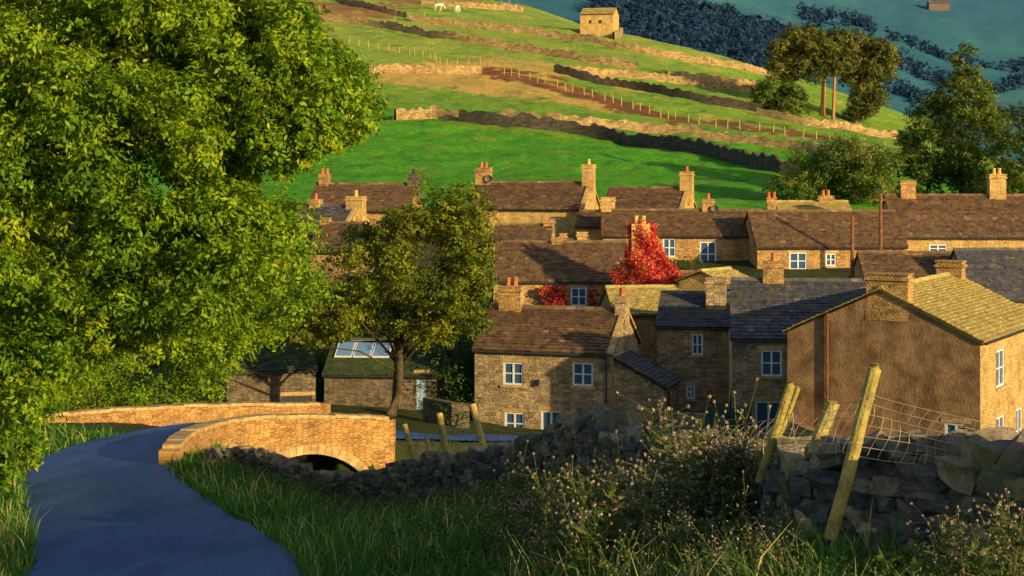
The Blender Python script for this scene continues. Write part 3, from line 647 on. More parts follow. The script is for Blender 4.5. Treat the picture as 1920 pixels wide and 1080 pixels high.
mb.box(far_p[-1,0]-.1,far_p[-1,0]+.3,far_p[-1,1]-.25,far_p[-1,1]+.25,-13,far_p[-1,2]+.08)
mb.build('far_parapet','stone_bridge',bridge,origin=bo,path=far_p); cap=MB(); coping_strip(cap,far_p,nf_,.5,.12,2); cap.build('parapet_coping','coping',bridge,origin=bo)

# ---------------------------------------------------------------- dry stone walls (near)
bmc=[(x,y,z) for x in (-1,0,1) for y in (-1,0,1) for z in (-1,0,1) if (x,y,z)!=(0,0,0)]
idx={p:i for i,p in enumerate(bmc)}; cf=[]
for ax in range(3):
    for sg in (-1,1):
        o=[a for a in range(3) if a!=ax]
        for a in (-1,0):
            for b_ in (-1,0):
                q=[]
                for da,db in ((0,0),(1,0),(1,1),(0,1)):
                    p=[0,0,0]; p[ax]=sg; p[o[0]]=a+da; p[o[1]]=b_+db; q.append(idx[tuple(p)])
                flip=(sg<0) ^ (ax==1); cf.append(q[::-1] if flip else q)
cube=np.array(bmc,float); cf=np.array(cf)
TPL=[]
for k in range(16):
    c=cube.copy(); l=np.linalg.norm(c,axis=1,keepdims=True); sph=c/l*1.25; c=c*.72+sph*.28; c+=rs.normal(size=c.shape)*.10; TPL.append(c*.5)
class Stones:
    def __init__(s): s.V=[];s.Fa=[];s.r=[];s.n=0
    def add(s,pos,size,rz,tilt=0.,r=None):
        c=TPL[rs.randint(len(TPL))]*np.array(size)
        ct,st=math.cos(tilt),math.sin(tilt); x=c[:,0]*ct-c[:,2]*st; z=c[:,0]*st+c[:,2]*ct
        ca,sa=math.cos(rz),math.sin(rz); X=x*ca-c[:,1]*sa; Y=x*sa+c[:,1]*ca
        s.V.append(np.stack([X,Y,z],1)+np.array(pos)); s.Fa.append(cf+s.n); s.n+=26; s.r.append(np.full(26,rs.rand() if r is None else r))
    def build(s,name,origin,mat='fieldstone'):
        V=np.concatenate(s.V)-np.array(origin); Fa=np.concatenate(s.Fa)
        me=bpy.data.meshes.new(name); me.from_pydata(V.tolist(),[],Fa.tolist()); me.update()
        a=me.attributes.new('rnd','FLOAT','POINT'); a.data.foreach_set('value',np.concatenate(s.r).astype(np.float32))
        me.materials.append(MATS[mat])
        o=bpy.data.objects.new(name,me); COL.objects.link(o); o.location=origin; return o
wp=pathpts([(2080,900,13.5),(1950,862,14.5),(1860,838,15.2),(1760,822,15.8),(1690,812,16.3),(1600,848,17),(1530,856,18.2),(1440,850,21),(1330,838,24),(1230,820,28),(1150,790,32),(1090,782,35),(1000,822,38),(860,858,42),(760,868,45),(690,886,47),(600,892,48.5),(545,868,49.5),(500,848,50.3),(440,843,50.9),(372,846,50.8)])
ws=np.concatenate([[0],np.cumsum(np.linalg.norm(np.diff(wp[:,:2],axis=0),axis=1))]); wn=normals2(wp)
def at(s): return [np.interp(s,ws,wp[:,k]) for k in range(3)]+[wn[min(int(np.searchsorted(ws,s)),len(wn)-1)]]
def build_wall(s0,s1,label,big):
    st=Stones(); base0=at((s0+s1)/2); zg=float(G(base0[0],base0[1]))
    for row in range(20):
        s=s0+rs.uniform(0,.3)
        while s<s1:
            x,y,zt,n=at(s); ll=rs.uniform(.16,.5)*big; hh=.13*big; g=float(G(x,y))-.25; z=g+hh/2+row*hh*.92
            if z<zt-.10:
                ang=math.atan2(n[0],-n[1])
                for sd in (-1,1):
                    off=sd*(.24+rs.uniform(-.06,.07)-.006*row)
                    if z<zt-rs.uniform(.03,.3): st.add((x+n[0]*off,y+n[1]*off,z+rs.uniform(-.025,.025)),(ll*1.08,.34,hh*rs.uniform(.9,1.5)),ang+rs.normal()*.15,rs.normal()*.1)
            s+=ll*.9
    s=s0
    while s<s1:
        x,y,zt,n=at(s); w=rs.uniform(.14,.42)*big; ang=math.atan2(n[0],-n[1])
        st.add((x+rs.normal()*.07,y+rs.normal()*.07,zt-.1+rs.normal()*.06),(w*1.2,.44*rs.uniform(.7,1.2),.25*rs.uniform(.6,1.5)*big),ang+rs.normal()*.4,rs.normal()*.5,rs.uniform(.35,1))
        s+=w*.95
    o=st.build('dry_stone_wall',(base0[0],base0[1],zg)); tag(o,label,'stone wall')
tot=ws[-1]; sA=ws[np.argmin(abs(wp[:,1]-18.6))]; sB=ws[np.argmin(abs(wp[:,1]-46.5))]
build_wall(0,sA,'tumbled dark dry stone wall in the right foreground under the wire netting',1.15)
build_wall(sA,sB,'long weed-covered dry stone wall running down the middle of the foreground',1.05)
build_wall(sB,tot-.2,'short dry stone wall joining the verge to the curved bridge parapet',1.0)

# ---------------------------------------------------------------- field walls
def field_wall(pts,label,h=1.35,mat='stone_field',th=.7):
    W=[hit(px,py) for px,py in pts]; p=catmull([(w.x,w.y,w.z) for w in W],.7); nn=normals2(p); mb=MB(); o0=p[len(p)//2]
    tops=[h*random.uniform(.72,1.15) for _ in p]; n=len(p)
    zz=[float(G(q[0],q[1])) for q in p]
    for i in range(n-1):
        def q(k,s,z): return (p[k,0]+nn[k,0]*s,p[k,1]+nn[k,1]*s,z)
        a=tops[i]; b_=tops[i+1]; z0=zz[i]; z1=zz[i+1]
        mb.quad(q(i,th/2,z0-.4),q(i+1,th/2,z1-.4),q(i+1,th/2-.12,z1+b_),q(i,th/2-.12,z0+a))
        mb.quad(q(i+1,-th/2,z1-.4),q(i,-th/2,z0-.4),q(i,-th/2+.12,z0+a),q(i+1,-th/2+.12,z1+b_))
        mb.quad(q(i,th/2-.12,z0+a),q(i+1,th/2-.12,z1+b_),q(i+1,-th/2+.12,z1+b_),q(i,-th/2+.12,z0+a))
    o=mb.build('field_wall',mat,origin=tuple(o0),path=p); tag(o,label,'stone wall')
FW=[([(740,226),(800,222),(862,226)],'short sunlit field wall at the left end of the lower hill field',1.5),
([(862,228),(950,238),(1100,255),(1250,280),(1350,300),(1440,320),(1510,335)],'long dark shaded stone wall crossing the lower green field',1.7,'stone_field_shaded'),
([(940,222),(1060,234),(1200,248),(1340,263),(1480,280),(1560,290),(1640,298)],'long sunlit stone wall running just above the shaded wall',1.3),
([(590,38),(700,50),(850,74),(1000,100),(1100,118),(1195,133)],'stone wall slanting across the upper left hillside',1.5),
([(770,40),(900,54),(1050,74),(1200,98),(1340,122),(1470,147)],'stone wall slanting down below the hill barn to the pine trees',1.5),
([(690,140),(760,138),(840,140),(900,138)],'short sunlit wall above the tan rough grass',1.4),
([(1040,135),(1100,152),(1180,166),(1300,188),(1430,214)],'dark stone wall descending from the tan grass towards the pines',1.5,'stone_field_shaded'),
([(1060,138),(1160,143),(1260,155),(1410,174)],'broken sunlit wall just above the descending wall',1.3),
([(1250,146),(1320,152),(1420,165)],'short upper wall left of the pine trees',1.3),
([(1420,216),(1520,236),(1600,246),(1690,262)],'field wall passing behind the pine trees',1.35),
([(790,8),(880,14),(980,22)],'topmost stone wall near the white horses',1.4),
([(640,2),(700,18),(760,34)],'brownish wall at the top left of the hillside',1.4)]
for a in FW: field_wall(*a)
field_wall([(1150,74),(1160,70),(1166,66)],'low stub of stone wall beside the hill barn',1.6)
pm=MB(); pm.tube([(0,0,-.2),(0,0,1.25)],[.09,.08],5); proto=pm.build('fence_post','wood_post'); first=True
def hposts(pts,n):
    global first
    W=[hit(px,py) for px,py in pts]; p=catmull([(w.x,w.y,w.z) for w in W],1.0)
    for k in range(n):
        q=p[int(k*(len(p)-1)/(n-1))]
        o=proto if first else proto.copy()
        if not first: COL.objects.link(o)
        first=False; o.location=(q[0],q[1],float(G(q[0],q[1]))); o.rotation_euler=(random.gauss(0,.06),random.gauss(0,.06),0)
        tag(o,'small pale wooden fence post in a line across the green hillside','fence post','fence posts on the hillside')
hposts([(945,140),(1060,170),(1200,208),(1300,232),(1450,248),(1660,282)],34)
hposts([(610,78),(700,92),(800,110),(830,122),(900,120)],20)
hposts([(740,42),(860,20),(1000,14)],14)
def horse(px,py,rz,label):
    g=hit(px,py); me=bpy.data.meshes.new('horse')
    v=[(0,0,1.15),(.45,0,1.2),(-.45,0,1.2),(.8,0,1.3),(1.15,0,1.0),(1.35,0,.55),(1.5,0,.35),(-.75,0,1.15),(-.95,0,.75)]
    e=[(0,1),(0,2),(1,3),(3,4),(4,5),(5,6),(2,7),(7,8)]; r=[.3,.3,.3,.2,.14,.12,.08,.22,.05]
    for sx,par in ((.5,1),(-.6,2)):
        for sy in (-.17,.17):
            b=len(v); v+=[(sx,sy,.8),(sx+(.02 if sx>0 else -.08),sy,.42),(sx,sy,0.03)]; e+=[(par,b),(b,b+1),(b+1,b+2)]; r+=[.13,.07,.06]
    me.from_pydata(v,e,[]); me.materials.append(MATS['horse_white']); o=bpy.data.objects.new('horse',me); COL.objects.link(o)
    s=o.modifiers.new('s','SKIN')
    for k,d in enumerate(me.skin_vertices[0].data): d.radius=(r[k],r[k]); d.use_root=(k==0)
    o.modifiers.new('u','SUBSURF').levels=1; o.location=g; o.rotation_euler=(0,0,rz); o.scale=(1.15,)*3
    tag(o,label,'horse')
horse(822,20,.3,'white horse grazing side-on at the top of the hill, left of the other'); horse(857,24,1.2,'white horse standing end-on at the top of the hill, right of the other')

# ---------------------------------------------------------------- vegetation
def poly_clumps(poly,Yc,Yd,n,rmin,rmax):
    xs=[p[0] for p in poly]; ys=[p[1] for p in poly]; out=[]
    hx=(max(xs)-min(xs))/2; hy=(max(ys)-min(ys))/2
    while len(out)<n:
        x=rs.uniform(min(xs),max(xs)); y=rs.uniform(min(ys),max(ys))
        if not inpoly(poly,np.array([x]),np.array([y]))[0]: continue
        dd=min(1,math.hypot((x-(min(xs)+hx))/hx,(y-(min(ys)+hy))/hy)/1.2)
        Y=Yc+Yd*rs.uniform(-1,1)*math.sqrt(max(.1,1-dd*dd)); p=P(x,y,Y); out.append((np.array(p),rs.uniform(rmin,rmax)))
    return out
def foliage(clumps,per,size,asp=.45,droop=.3,flat=.75,inner=.45):
    Cs=[];Ns=[];Rn=[]
    for c,r in clumps:
        n=int(per*(r*r)); d=rs.normal(size=(n,3)); d/=np.linalg.norm(d,axis=1,keepdims=True)
        k=max(5,n//14); tw=rs.normal(size=(k,3)); tw/=np.linalg.norm(tw,axis=1,keepdims=True); tr=rs.uniform(inner,1.18,size=(k,1))
        ti=rs.randint(k,size=n); q=tw[ti]*tr[ti]*r+rs.normal(size=(n,3))*r*.13; q[:,2]*=flat
        Cs.append(c+q); nn_=d*.6+tw[ti]*.8; nn_[:,2]+=.5; Ns.append(nn_)
        Rn.append(np.clip(rs.normal(.48,.2,size=n)+rs.normal()*.12+rs.normal(size=k)[ti]*.1,0,1))
    Cs=np.concatenate(Cs);Ns=np.concatenate(Ns);Rn=np.concatenate(Rn)
    return leafquads(Cs,Ns,size*rs.uniform(.7,1.3,size=len(Cs)),asp,droop),Rn
def tree(name,label,cat,base,clumps,per,size,mat,tr=.3,trunk_top=None,nl=18,bark='bark',group=None,asp=.45,droop=.3,lr=1.0):
    g=float(G(base[0],base[1])); o0=(base[0],base[1],g-.15); root=empty(name,o0); tag(root,label,cat,group)
    V,Rn=foliage(clumps,per,size,asp,droop); npmesh('crown',V,4,Rn,mat,root,o0)
    mb=MB(); cen=np.mean([c for c,_ in clumps],0)
    tt=np.array(trunk_top) if trunk_top is not None else np.array([base[0]*.6+cen[0]*.4,base[1]*.6+cen[1]*.4,g+(cen[2]-g)*.55])
    b=np.array(o0); bend=(tt-b)
    mb.tube([b,b+bend*.1+np.array([0,0,.1]),b+bend*.5+rs.normal(size=3)*tr*.5,tt],[tr*1.35,tr,tr*.85,tr*.7],9)
    for k in rs.choice(len(clumps),min(nl,len(clumps)),replace=False):
        c=clumps[k][0]; st=b+bend*rs.uniform(.6,1.0); mid=(st+c)/2+rs.normal(size=3)*.3*np.linalg.norm(c-st)*.25; mid[2]+=.1*np.linalg.norm(c-st)
        mb.tube([st,mid,c],[tr*.5*lr,tr*.25*lr,tr*.05],5)
        for _ in range(3):
            d=rs.normal(size=3)*clumps[k][1]*.8; mb.tube([mid*.4+c*.6,c+d],[tr*.1*lr,.01],4)
    mb.build('trunk',bark,root,origin=o0,smooth=True)
    return root
ashp=[(-520,-400),(560,-400),(560,-100),(540,0),(570,80),(650,120),(690,175),(640,230),(565,300),(500,320),(530,420),(520,490),(430,530),(400,590),(310,640),(200,650),(110,700),(60,780),(10,860),(-120,900),(-520,880)]
acl=poly_clumps(ashp,44.5,4.2,300,.65,1.15)
acl+=poly_clumps([(420,-60),(560,-30),(585,80),(670,125),(705,185),(650,240),(560,300),(430,330)],43,2.6,85,.5,.85)
acl+=poly_clumps([(-150,620),(110,640),(80,740),(45,830),(15,890),(-150,900)],42,2.5,55,.5,.85)
acl+=poly_clumps([(60,380),(420,330),(545,420),(520,510),(400,610),(90,690)],43,3,70,.55,.95)
acl+=poly_clumps([(-60,-60),(430,-60),(420,330),(60,420),(-60,640)],42,2.5,130,.55,.95)
tree('ash_tree','huge leafy green ash tree filling the left of the picture beside the road','tree',(-19,46),acl,880,.175,'leaf_ash',.5,nl=16,asp=.42,droop=.9,lr=.3)
tree('broadleaf_tree','dense shadowy tree behind the left end of the bridge','tree',(-19,78),poly_clumps([(-100,480),(300,480),(560,460),(600,540),(560,600),(450,640),(440,700),(400,745),(250,755),(120,760),(60,740),(-100,760)],77,3.6,150,.9,1.4),360,.21,'leaf_ash',.4,nl=20,lr=.5)
mcl=poly_clumps([(600,600),(615,520),(645,450),(700,425),(745,400),(815,375),(870,385),(900,440),(905,490),(890,550),(860,600),(820,630),(760,625),(700,610),(640,615)],82,3.4,120,.6,1.05)
mcl+=poly_clumps([(700,400),(770,380),(800,350),(860,345),(910,375),(935,440),(925,500),(880,480),(800,430),(720,430)],81.5,2.4,38,.4,.75)
mcl+=poly_clumps([(545,625),(570,540),(610,500),(640,560),(640,630),(590,650)],81,2,26,.4,.75)
mcl+=poly_clumps([(800,560),(915,520),(930,560),(890,625),(800,665),(770,640)],81,2,26,.4,.75)
tree('rounded_tree','rounded olive green tree with dark trunk in front of the sheds','tree',((735-960)/F*82,82),mcl,520,.165,'leaf_olive',.3,nl=26,asp=.55,lr=.5)
tcl=poly_clumps([(1790,150),(1840,140),(1865,200),(1890,290),(1905,385),(1650,390),(1655,330),(1690,270),(1700,215),(1740,185)],160,4.5,150,.7,1.35)
tcl+=poly_clumps([(1805,72),(1822,76),(1835,130),(1845,190),(1785,190),(1790,120)],160,1.6,26,.45,.8)
tcl+=poly_clumps([(1745,160),(1765,150),(1775,210),(1730,230)],160,1.5,12,.45,.8)
tree('tall_tree','tall tapering dark green tree at the right behind the roofs','tree',((1800-960)/F*160,160),tcl,320,.28,'leaf_conifer',.4,nl=14,lr=.3)
tree('tall_tree','loose leafy tree at the right edge beside the taller tapering tree','tree',((1930-960)/F*152,152),poly_clumps([(1885,200),(1940,190),(2020,260),(2030,390),(1860,380),(1870,300)],152,5,75,.8,1.35),250,.28,'leaf_conifer',.3,nl=10,lr=.3)
tree('pine_tree','left pine with broad flat-topped crown and lit bare trunk on the hill','tree',((1542-960)/F*300,300),poly_clumps([(1448,92),(1480,64),(1530,50),(1590,62),(1595,120),(1540,145),(1470,152),(1450,125)],300,4,68,1.2,2.3),190,.42,'leaf_pine',.45,trunk_top=P(1546,110,300),nl=14,bark='pinebark')
tree('pine_tree','right pine with layered crown reaching low, among the hill pines','tree',((1604-960)/F*303,303),poly_clumps([(1580,66),(1640,74),(1674,98),(1672,142),(1645,160),(1660,200),(1628,230),(1582,218),(1595,160),(1570,120)],303,4,72,1.2,2.1),190,.42,'leaf_pine',.4,trunk_top=P(1612,110,303),nl=14,bark='pinebark')
tree('pine_tree','slim middle pine trunk between its two larger neighbours','tree',((1562-960)/F*298,298),poly_clumps([(1530,75),(1605,70),(1605,125),(1540,130)],298,3,20,1.3,2.0),190,.42,'leaf_pine',.3,trunk_top=P(1566,95,298),nl=6,bark='pinebark')
tree('round_bush_tree','low dark rounded tree at the left foot of the hill pines','tree',((1465-960)/F*292,292),poly_clumps([(1420,160),(1470,146),(1512,165),(1508,208),(1460,218),(1420,200)],292,3,28,1.2,1.9),200,.4,'leaf_conifer',.3,nl=5)
def bush(px,py,Y,w,h,label,mat='leaf_dark',n=10,per=80,size=.2,name='bush'):
    p=P(px,py,Y); g=float(G(p.x,p.y)); cl=[(np.array([p.x+rs.uniform(-w,w)*.5,p.y+rs.uniform(-w,w)*.35,g+rs.uniform(.1,h)*.85]),rs.uniform(.25,.4)*min(w,h)) for _ in range(n)]
    o0=(p.x,p.y,g); V,Rn=foliage(cl,per,size); root=empty(name,o0); tag(root,label,'bush'); npmesh('foliage',V,4,Rn,mat,root,o0)
    mb=MB()
    for c,r in cl[:6]: mb.tube([(p.x,p.y,g-.1),c],[.05,.015],4)
    mb.build('stems','bark',root,origin=o0)
bush(1480,380,150,4,3.4,'dark bush behind the terrace, left of the tall tree group','leaf_conifer',14,260,.25)
bush(1540,380,152,4.5,5.5,'taller dark bush behind the terrace chimneys','leaf_conifer',20,220,.25)
bush(1605,380,150,5,5.5,'broad dark bush at the left foot of the tall tapering tree','leaf_conifer',24,220,.25)
bush(850,640,90,4,5,'dark shrub between the shed and the nearest cottage','leaf_dark',18,260,.16)
bush(900,640,97,4,4.5,'dark shrub behind the left corner of the nearest cottage','leaf_dark',18,260,.16)
bush(700,600,98,6,6,'tall dark shrub behind the skylight shed','leaf_dark',26,200,.18)
bush(590,600,98,5,6,'dark shrub behind the gap between the two sheds','leaf_dark',24,200,.18)
bush(845,780,84,1.8,1.4,'low leafy garden bush in front of the shed door','leaf_dark',8,300,.12)
bush(1295,480,116,1.6,1.2,'small yellowish shrub against the terrace wall','leaf_olive',7,300,.13)
bush(590,60,330,8,4,'scrubby bush high on the upper left hillside','leaf_olive',12,60,.4)
bush(410,760,72,3,2.4,'yellow green bush hanging behind the far bridge parapet','leaf_ash',14,450,.13)
bush(300,765,72,3.5,3,'bushy undergrowth halfway along the far parapet','leaf_ash',16,380,.14)
bush(180,770,71,5,3.4,'leafy undergrowth behind the left end of the far parapet','leaf_ash',18,320,.14)
bush(1170,575,99,1.5,1.5,'dark evergreen shrub beside the scarlet creeper wall','leaf_dark',8,250,.13)
bush(765,860,58,2.2,2.2,'dark low bush on the stream bank at the bridge end','leaf_dark',16,300,.12)
bush(700,890,56,2,1.8,'dark weedy bush below the bridge arch','leaf_dark',12,300,.12)
bush(640,835,60.6,.7,.8,'small dark fern growing from the bridge face','leaf_dark',5,500,.1,'fern')
cl=[]
for _ in range(700):
    u=rs.uniform(1120,1500); Y=rs.uniform(980,1420); x=(u-960)/F*Y; g=float(G(x,Y))
    for k in range(2): cl.append((np.array([x+rs.normal()*2,Y,g+3+k*5]),rs.uniform(4.5,7)))
for _ in range(330):
    u=rs.uniform(1500,1990); Y=1180+90*math.sin(u*.013)+rs.normal()*26+ (rs.randint(3)*210); x=(u-960)/F*Y; g=float(G(x,Y)); cl.append((np.array([x,Y,g+3]),rs.uniform(3.5,6)))
V,Rn=foliage(cl,8,1.6,.8,0,1.0); o=npmesh('far_woodland',V,4,Rn,'leaf_far_haze',None,(150,1100,40)); tag(o,'dark blue wooded slopes of the distant valley side','woodland',kind='stuff')
p0=P(1205,530,104); cr=empty('red_creeper',(p0.x,p0.y,p0.z)); tag(cr,'scarlet creeper smothering a chimney and gable in the middle of the village','creeper')
cs=[];ns=[]
for k in range(9500):
    t=rs.rand()**1.15; a=rs.uniform(0,6.283); lum=(.20*math.sin(a*4+t*9)+.14*math.sin(t*15+a*2)+.12*math.sin(t*28+a*5)); r=(1.3*(1-t)**1.4+.55)*(1+lum)
    if math.sin(a*3+t*11+1)+math.sin(t*19-a*2)>1.6: continue
    cs.append((p0.x+.5*(1-t)-.1+math.cos(a)*r,p0.y+math.sin(a)*r*.6,p0.z+t*3.5+rs.normal()*.12)); ns.append((math.cos(a),math.sin(a),.5+rs.normal()*.4))
cs=np.array(cs); V=leafquads(cs+rs.normal(size=cs.shape)*.09,np.array(ns)+rs.normal(size=cs.shape)*.6,rs.uniform(.10,.18,len(cs)),.9,.8); npmesh('leaves',V,4,np.clip(rs.normal(.55,.24,len(cs))+.15*np.sin(cs[:,2]*3+cs[:,0]*4),0,1),'leaf_red',cr,tuple(p0))
mb=MB(); mb.box(-.7,.4,-.4,.4,-2.5,3.6); mb.build('chimney_stack','stone_light',cr)
for dx in (-.4,.05):
    q=MB(); q.tube([(dx,0,3.55),(dx,0,4.0),(dx,0,4.01),(dx,0,4.08)],[.13,.11,.15,.14],8); q.build('chimney_pot','buffpot',cr)
def ivy(px0,px1,py0,py1,Y,label):
    a=P(px0,py1,Y); b_=P(px1,py0,Y); n=int((b_.x-a.x)*(b_.z-a.z)*300); c=np.stack([rs.uniform(a.x,b_.x,n),np.full(n,Y)+rs.normal(size=n)*.06,a.z+(b_.z-a.z)*rs.rand(n)**1.2],1)
    c=c[lfn(c[:,0],c[:,2],1.6,50)>-.2]; n=len(c)
    V=leafquads(c,np.stack([rs.normal(size=n)*.4,-np.ones(n),rs.normal(size=n)*.4+.3],1),rs.uniform(.12,.2,n),.9,.8)
    o=npmesh('red_creeper',V,4,np.clip(rs.normal(.3,.25,n),0,1),'leaf_red',None,tuple(a)); tag(o,label,'creeper')
ivy(1000,1062,537,572,107.2,'patch of dark red creeper left of the white window on the low cottage')
ivy(1104,1140,540,572,106.8,'patch of dark red creeper right of the white window on the low cottage')

# ---------------------------------------------------------------- foreground: fence posts, netting, grass, thistles
def fpost(px0,py0,px1,py1,Y,r,label,Y1=None):
    b_=P(px0,py0,Y); t=P(px1,py1,Y1 or Y); o=empty('fence_post',b_); tag(o,label,'fence post')
    d=t-b_; mb=MB(); k=[Vector((0,0,0)),d*.33,d*.66,d*.97,d]
    k=[q+Vector((random.gauss(0,.008),0,0)) for q in k]; mb.tube(k,[r,r*1.03,r*.98,r,r*.8],9); mb.build('post','wood_post',o)
    st=MB()
    for f in (.55,.8): c=d*f; st.tube([(c.x-r*1.05,c.y-r*.4,c.z),(c.x,c.y-r*1.1,c.z+.01),(c.x+r*1.05,c.y-r*.4,c.z)],.006,4)
    st.build('wire_staple','wire',o)
fpost(1556,1010,1643,682,15.6,.062,'tallest leaning wooden fence post in the right foreground wall')
fpost(1424,905,1484,716,19.2,.055,'leaning fence post left of the tallest, the front one of a close pair')
fpost(1436,890,1497,722,19.4,.028,'thin leaning stake close behind the front post of the pair')
fpost(1524,850,1562,752,17.5,.07,'short stout leaning post between the pair and the tallest post')
fpost(1112,838,1137,768,33.5,.075,'small leaning post on the wall top in front of the nearest cottage porch')
fpost(912,860,886,757,43,.09,'right-most of three leaning posts beyond the bridge end')
fpost(840,870,824,774,44.5,.09,'middle of three leaning posts beyond the bridge end')
fpost(782,875,757,795,46,.08,'left-most of three leaning posts beyond the bridge end')
fpost(808,870,799,817,46,.06,'short stub of post between the left and middle leaning posts')
def netting(tl,tr,bl,br,nx,nz,sag,label,bulge=.1,r=.0030):
    tl,tr,bl,br=[Vector(q) for q in (tl,tr,bl,br)]; mb=MB(); o0=tuple(bl); ph=random.uniform(0,6)
    def p(u,v):
        t=tl.lerp(tr,u); b_=bl.lerp(br,u); q=b_.lerp(t,v)
        q.z-=sag*4*u*(1-u)*(.4+.6*v); q.y+=bulge*math.sin(u*7+v*4+ph); q.x+=bulge*.5*math.sin(v*6+u*9+ph); return q
    for j in range(nz+1): mb.tube([p(i/24,j/nz) for i in range(25)],r*1.25,3,cap=False)
    for i in range(nx+1): mb.tube([p(i/nx,j/8) for j in range(9)],r,3,cap=False)
    o=mb.build('wire_netting','wire',origin=o0,uv=False); tag(o,label,'wire netting')
netting(P(1625,738,15.6),P(1960,815,15.2),P(1590,850,15.7),P(1930,900,15.2),17,6,.02,'square wire netting leaning from the tallest post towards the right edge',.07)
netting(P(1558,760,17.3),P(1628,738,15.7),P(1530,842,17.4),P(1598,850,15.8),6,6,.02,'crumpled wire netting between the stout short post and the tallest post',.06)
netting(P(1484,770,19.2),P(1556,775,17.5),P(1440,870,19.2),P(1528,846,17.5),7,5,.05,'slack wire netting between the close pair and the stout short post',.08)
netting(P(1135,780,33.4),P(1478,775,19.4),P(1118,832,33.4),P(1440,860,19.4),34,4,.25,'long sagging netting running over the weeds to the close pair of posts',.08,.0045)
netting(P(826,798,44.4),P(888,790,43),P(838,846,44.4),P(906,838,43),10,5,.05,'netting strung between the middle and right-most leaning posts',.12,.007)
netting(P(760,812,46),P(826,806,44.5),P(778,858,46),P(838,848,44.5),9,4,.1,'netting strung between the left-most and middle leaning posts',.12,.007)
netting(P(888,790,43),P(1135,785,33.6),P(908,838,43),P(1116,832,33.6),22,3,.3,'thin sagging wire from the right-most leaning post up to the wall top post',.08,.004)
def ongrass(X,Y,mr=1.97):
    d,_=near(road,X,Y); return d>mr
o_=np.argsort(wp[:,1])
def walloff(X,Y): return np.interp(Y,wp[o_,1],wp[o_,0])-X
n=290000
Yg=8.5+rs.rand(n)**1.1*52; xg=rs.uniform(-.38,.38,n)*Yg
dd_,_=near(road,xg,Yg)
m=(dd_>1.97)&((lfn(xg,Yg,.9,77)>-.9+rs.rand(n)*.5)|(dd_<2.5)); xg=xg[m];Yg=Yg[m]
wo=walloff(xg,Yg); keep=((wo>.1)|(rs.rand(len(wo))<.10)|(Yg<14))&((abs(wo)>.25)|(Yg>25)); xg=xg[keep];Yg=Yg[keep]
zg=G(xg,Yg); n=len(xg); big=np.clip(.75+.5*lfn(xg,Yg,.7,78),.4,1.5)
tall=rs.rand(n)<.12
hh=rs.uniform(.12,.42,n)*np.where(tall,1.9,1)*big; ang=rs.uniform(0,6.283,n); lean=rs.normal(size=(n,2))*.4*hh[:,None]; wd=rs.uniform(.005,.012,n)*np.maximum(1,Yg/22)
dx=np.cos(ang)*wd; dy=np.sin(ang)*wd
b0=np.stack([xg-dx,Yg-dy,zg-.03],1); b1=np.stack([xg+dx,Yg+dy,zg-.03],1); mid=np.stack([xg+lean[:,0]*.35,Yg+lean[:,1]*.35,zg+hh*.6],1); tip=np.stack([xg+lean[:,0],Yg+lean[:,1],zg+hh*.95],1)
mo=np.stack([dx,dy,dx*0],1)*.7
V=np.concatenate([np.stack([b0,b1,mid+mo,mid-mo],1),np.stack([mid-mo,mid+mo,tip+mo*.1,tip-mo*.1],1)]); rr_=np.clip(rs.normal(.45,.2,n)+lfn(xg,Yg,.5,79)*.15+(tall&(rs.rand(n)<.5))*.5,0,1); rr_=np.concatenate([rr_,rr_])
o=npmesh('grass',V,4,rr_,'grass',None,(0,20,-5)); tag(o,'rough green grass on the road verges and foreground bank','grass',kind='stuff')
n=60000; Yw=11+rs.rand(n)*38; wo_=rs.gamma(1.6,1.0,n)+.3
xw=np.interp(Yw,wp[o_,1],wp[o_,0])-wo_
m=ongrass(xw,Yw,3.0)&(lfn(xw,Yw,1.1,20)>-.45)&((Yw>18.5)|(wo_>.7)); xw=xw[m];Yw=Yw[m]; n=len(xw)
hz=rs.rand(n)*(.5+.22*lfn(xw,Yw,.8,21))*np.where(Yw<18,.6,1.0); c=np.stack([xw,Yw,G(xw,Yw)+np.maximum(.03,hz)],1)
nn_=rs.normal(size=(n,3))*.6; nn_[:,2]+=1
V=leafquads(c,nn_,rs.uniform(.04,.11,n),.45,.4); o=npmesh('nettle_bed',V,4,np.clip(rs.normal(.5,.25,n),0,1),'leaf_dark',None,(0,20,-5)); tag(o,'dark leafy weeds and nettles growing along the foreground wall','weeds',kind='stuff')
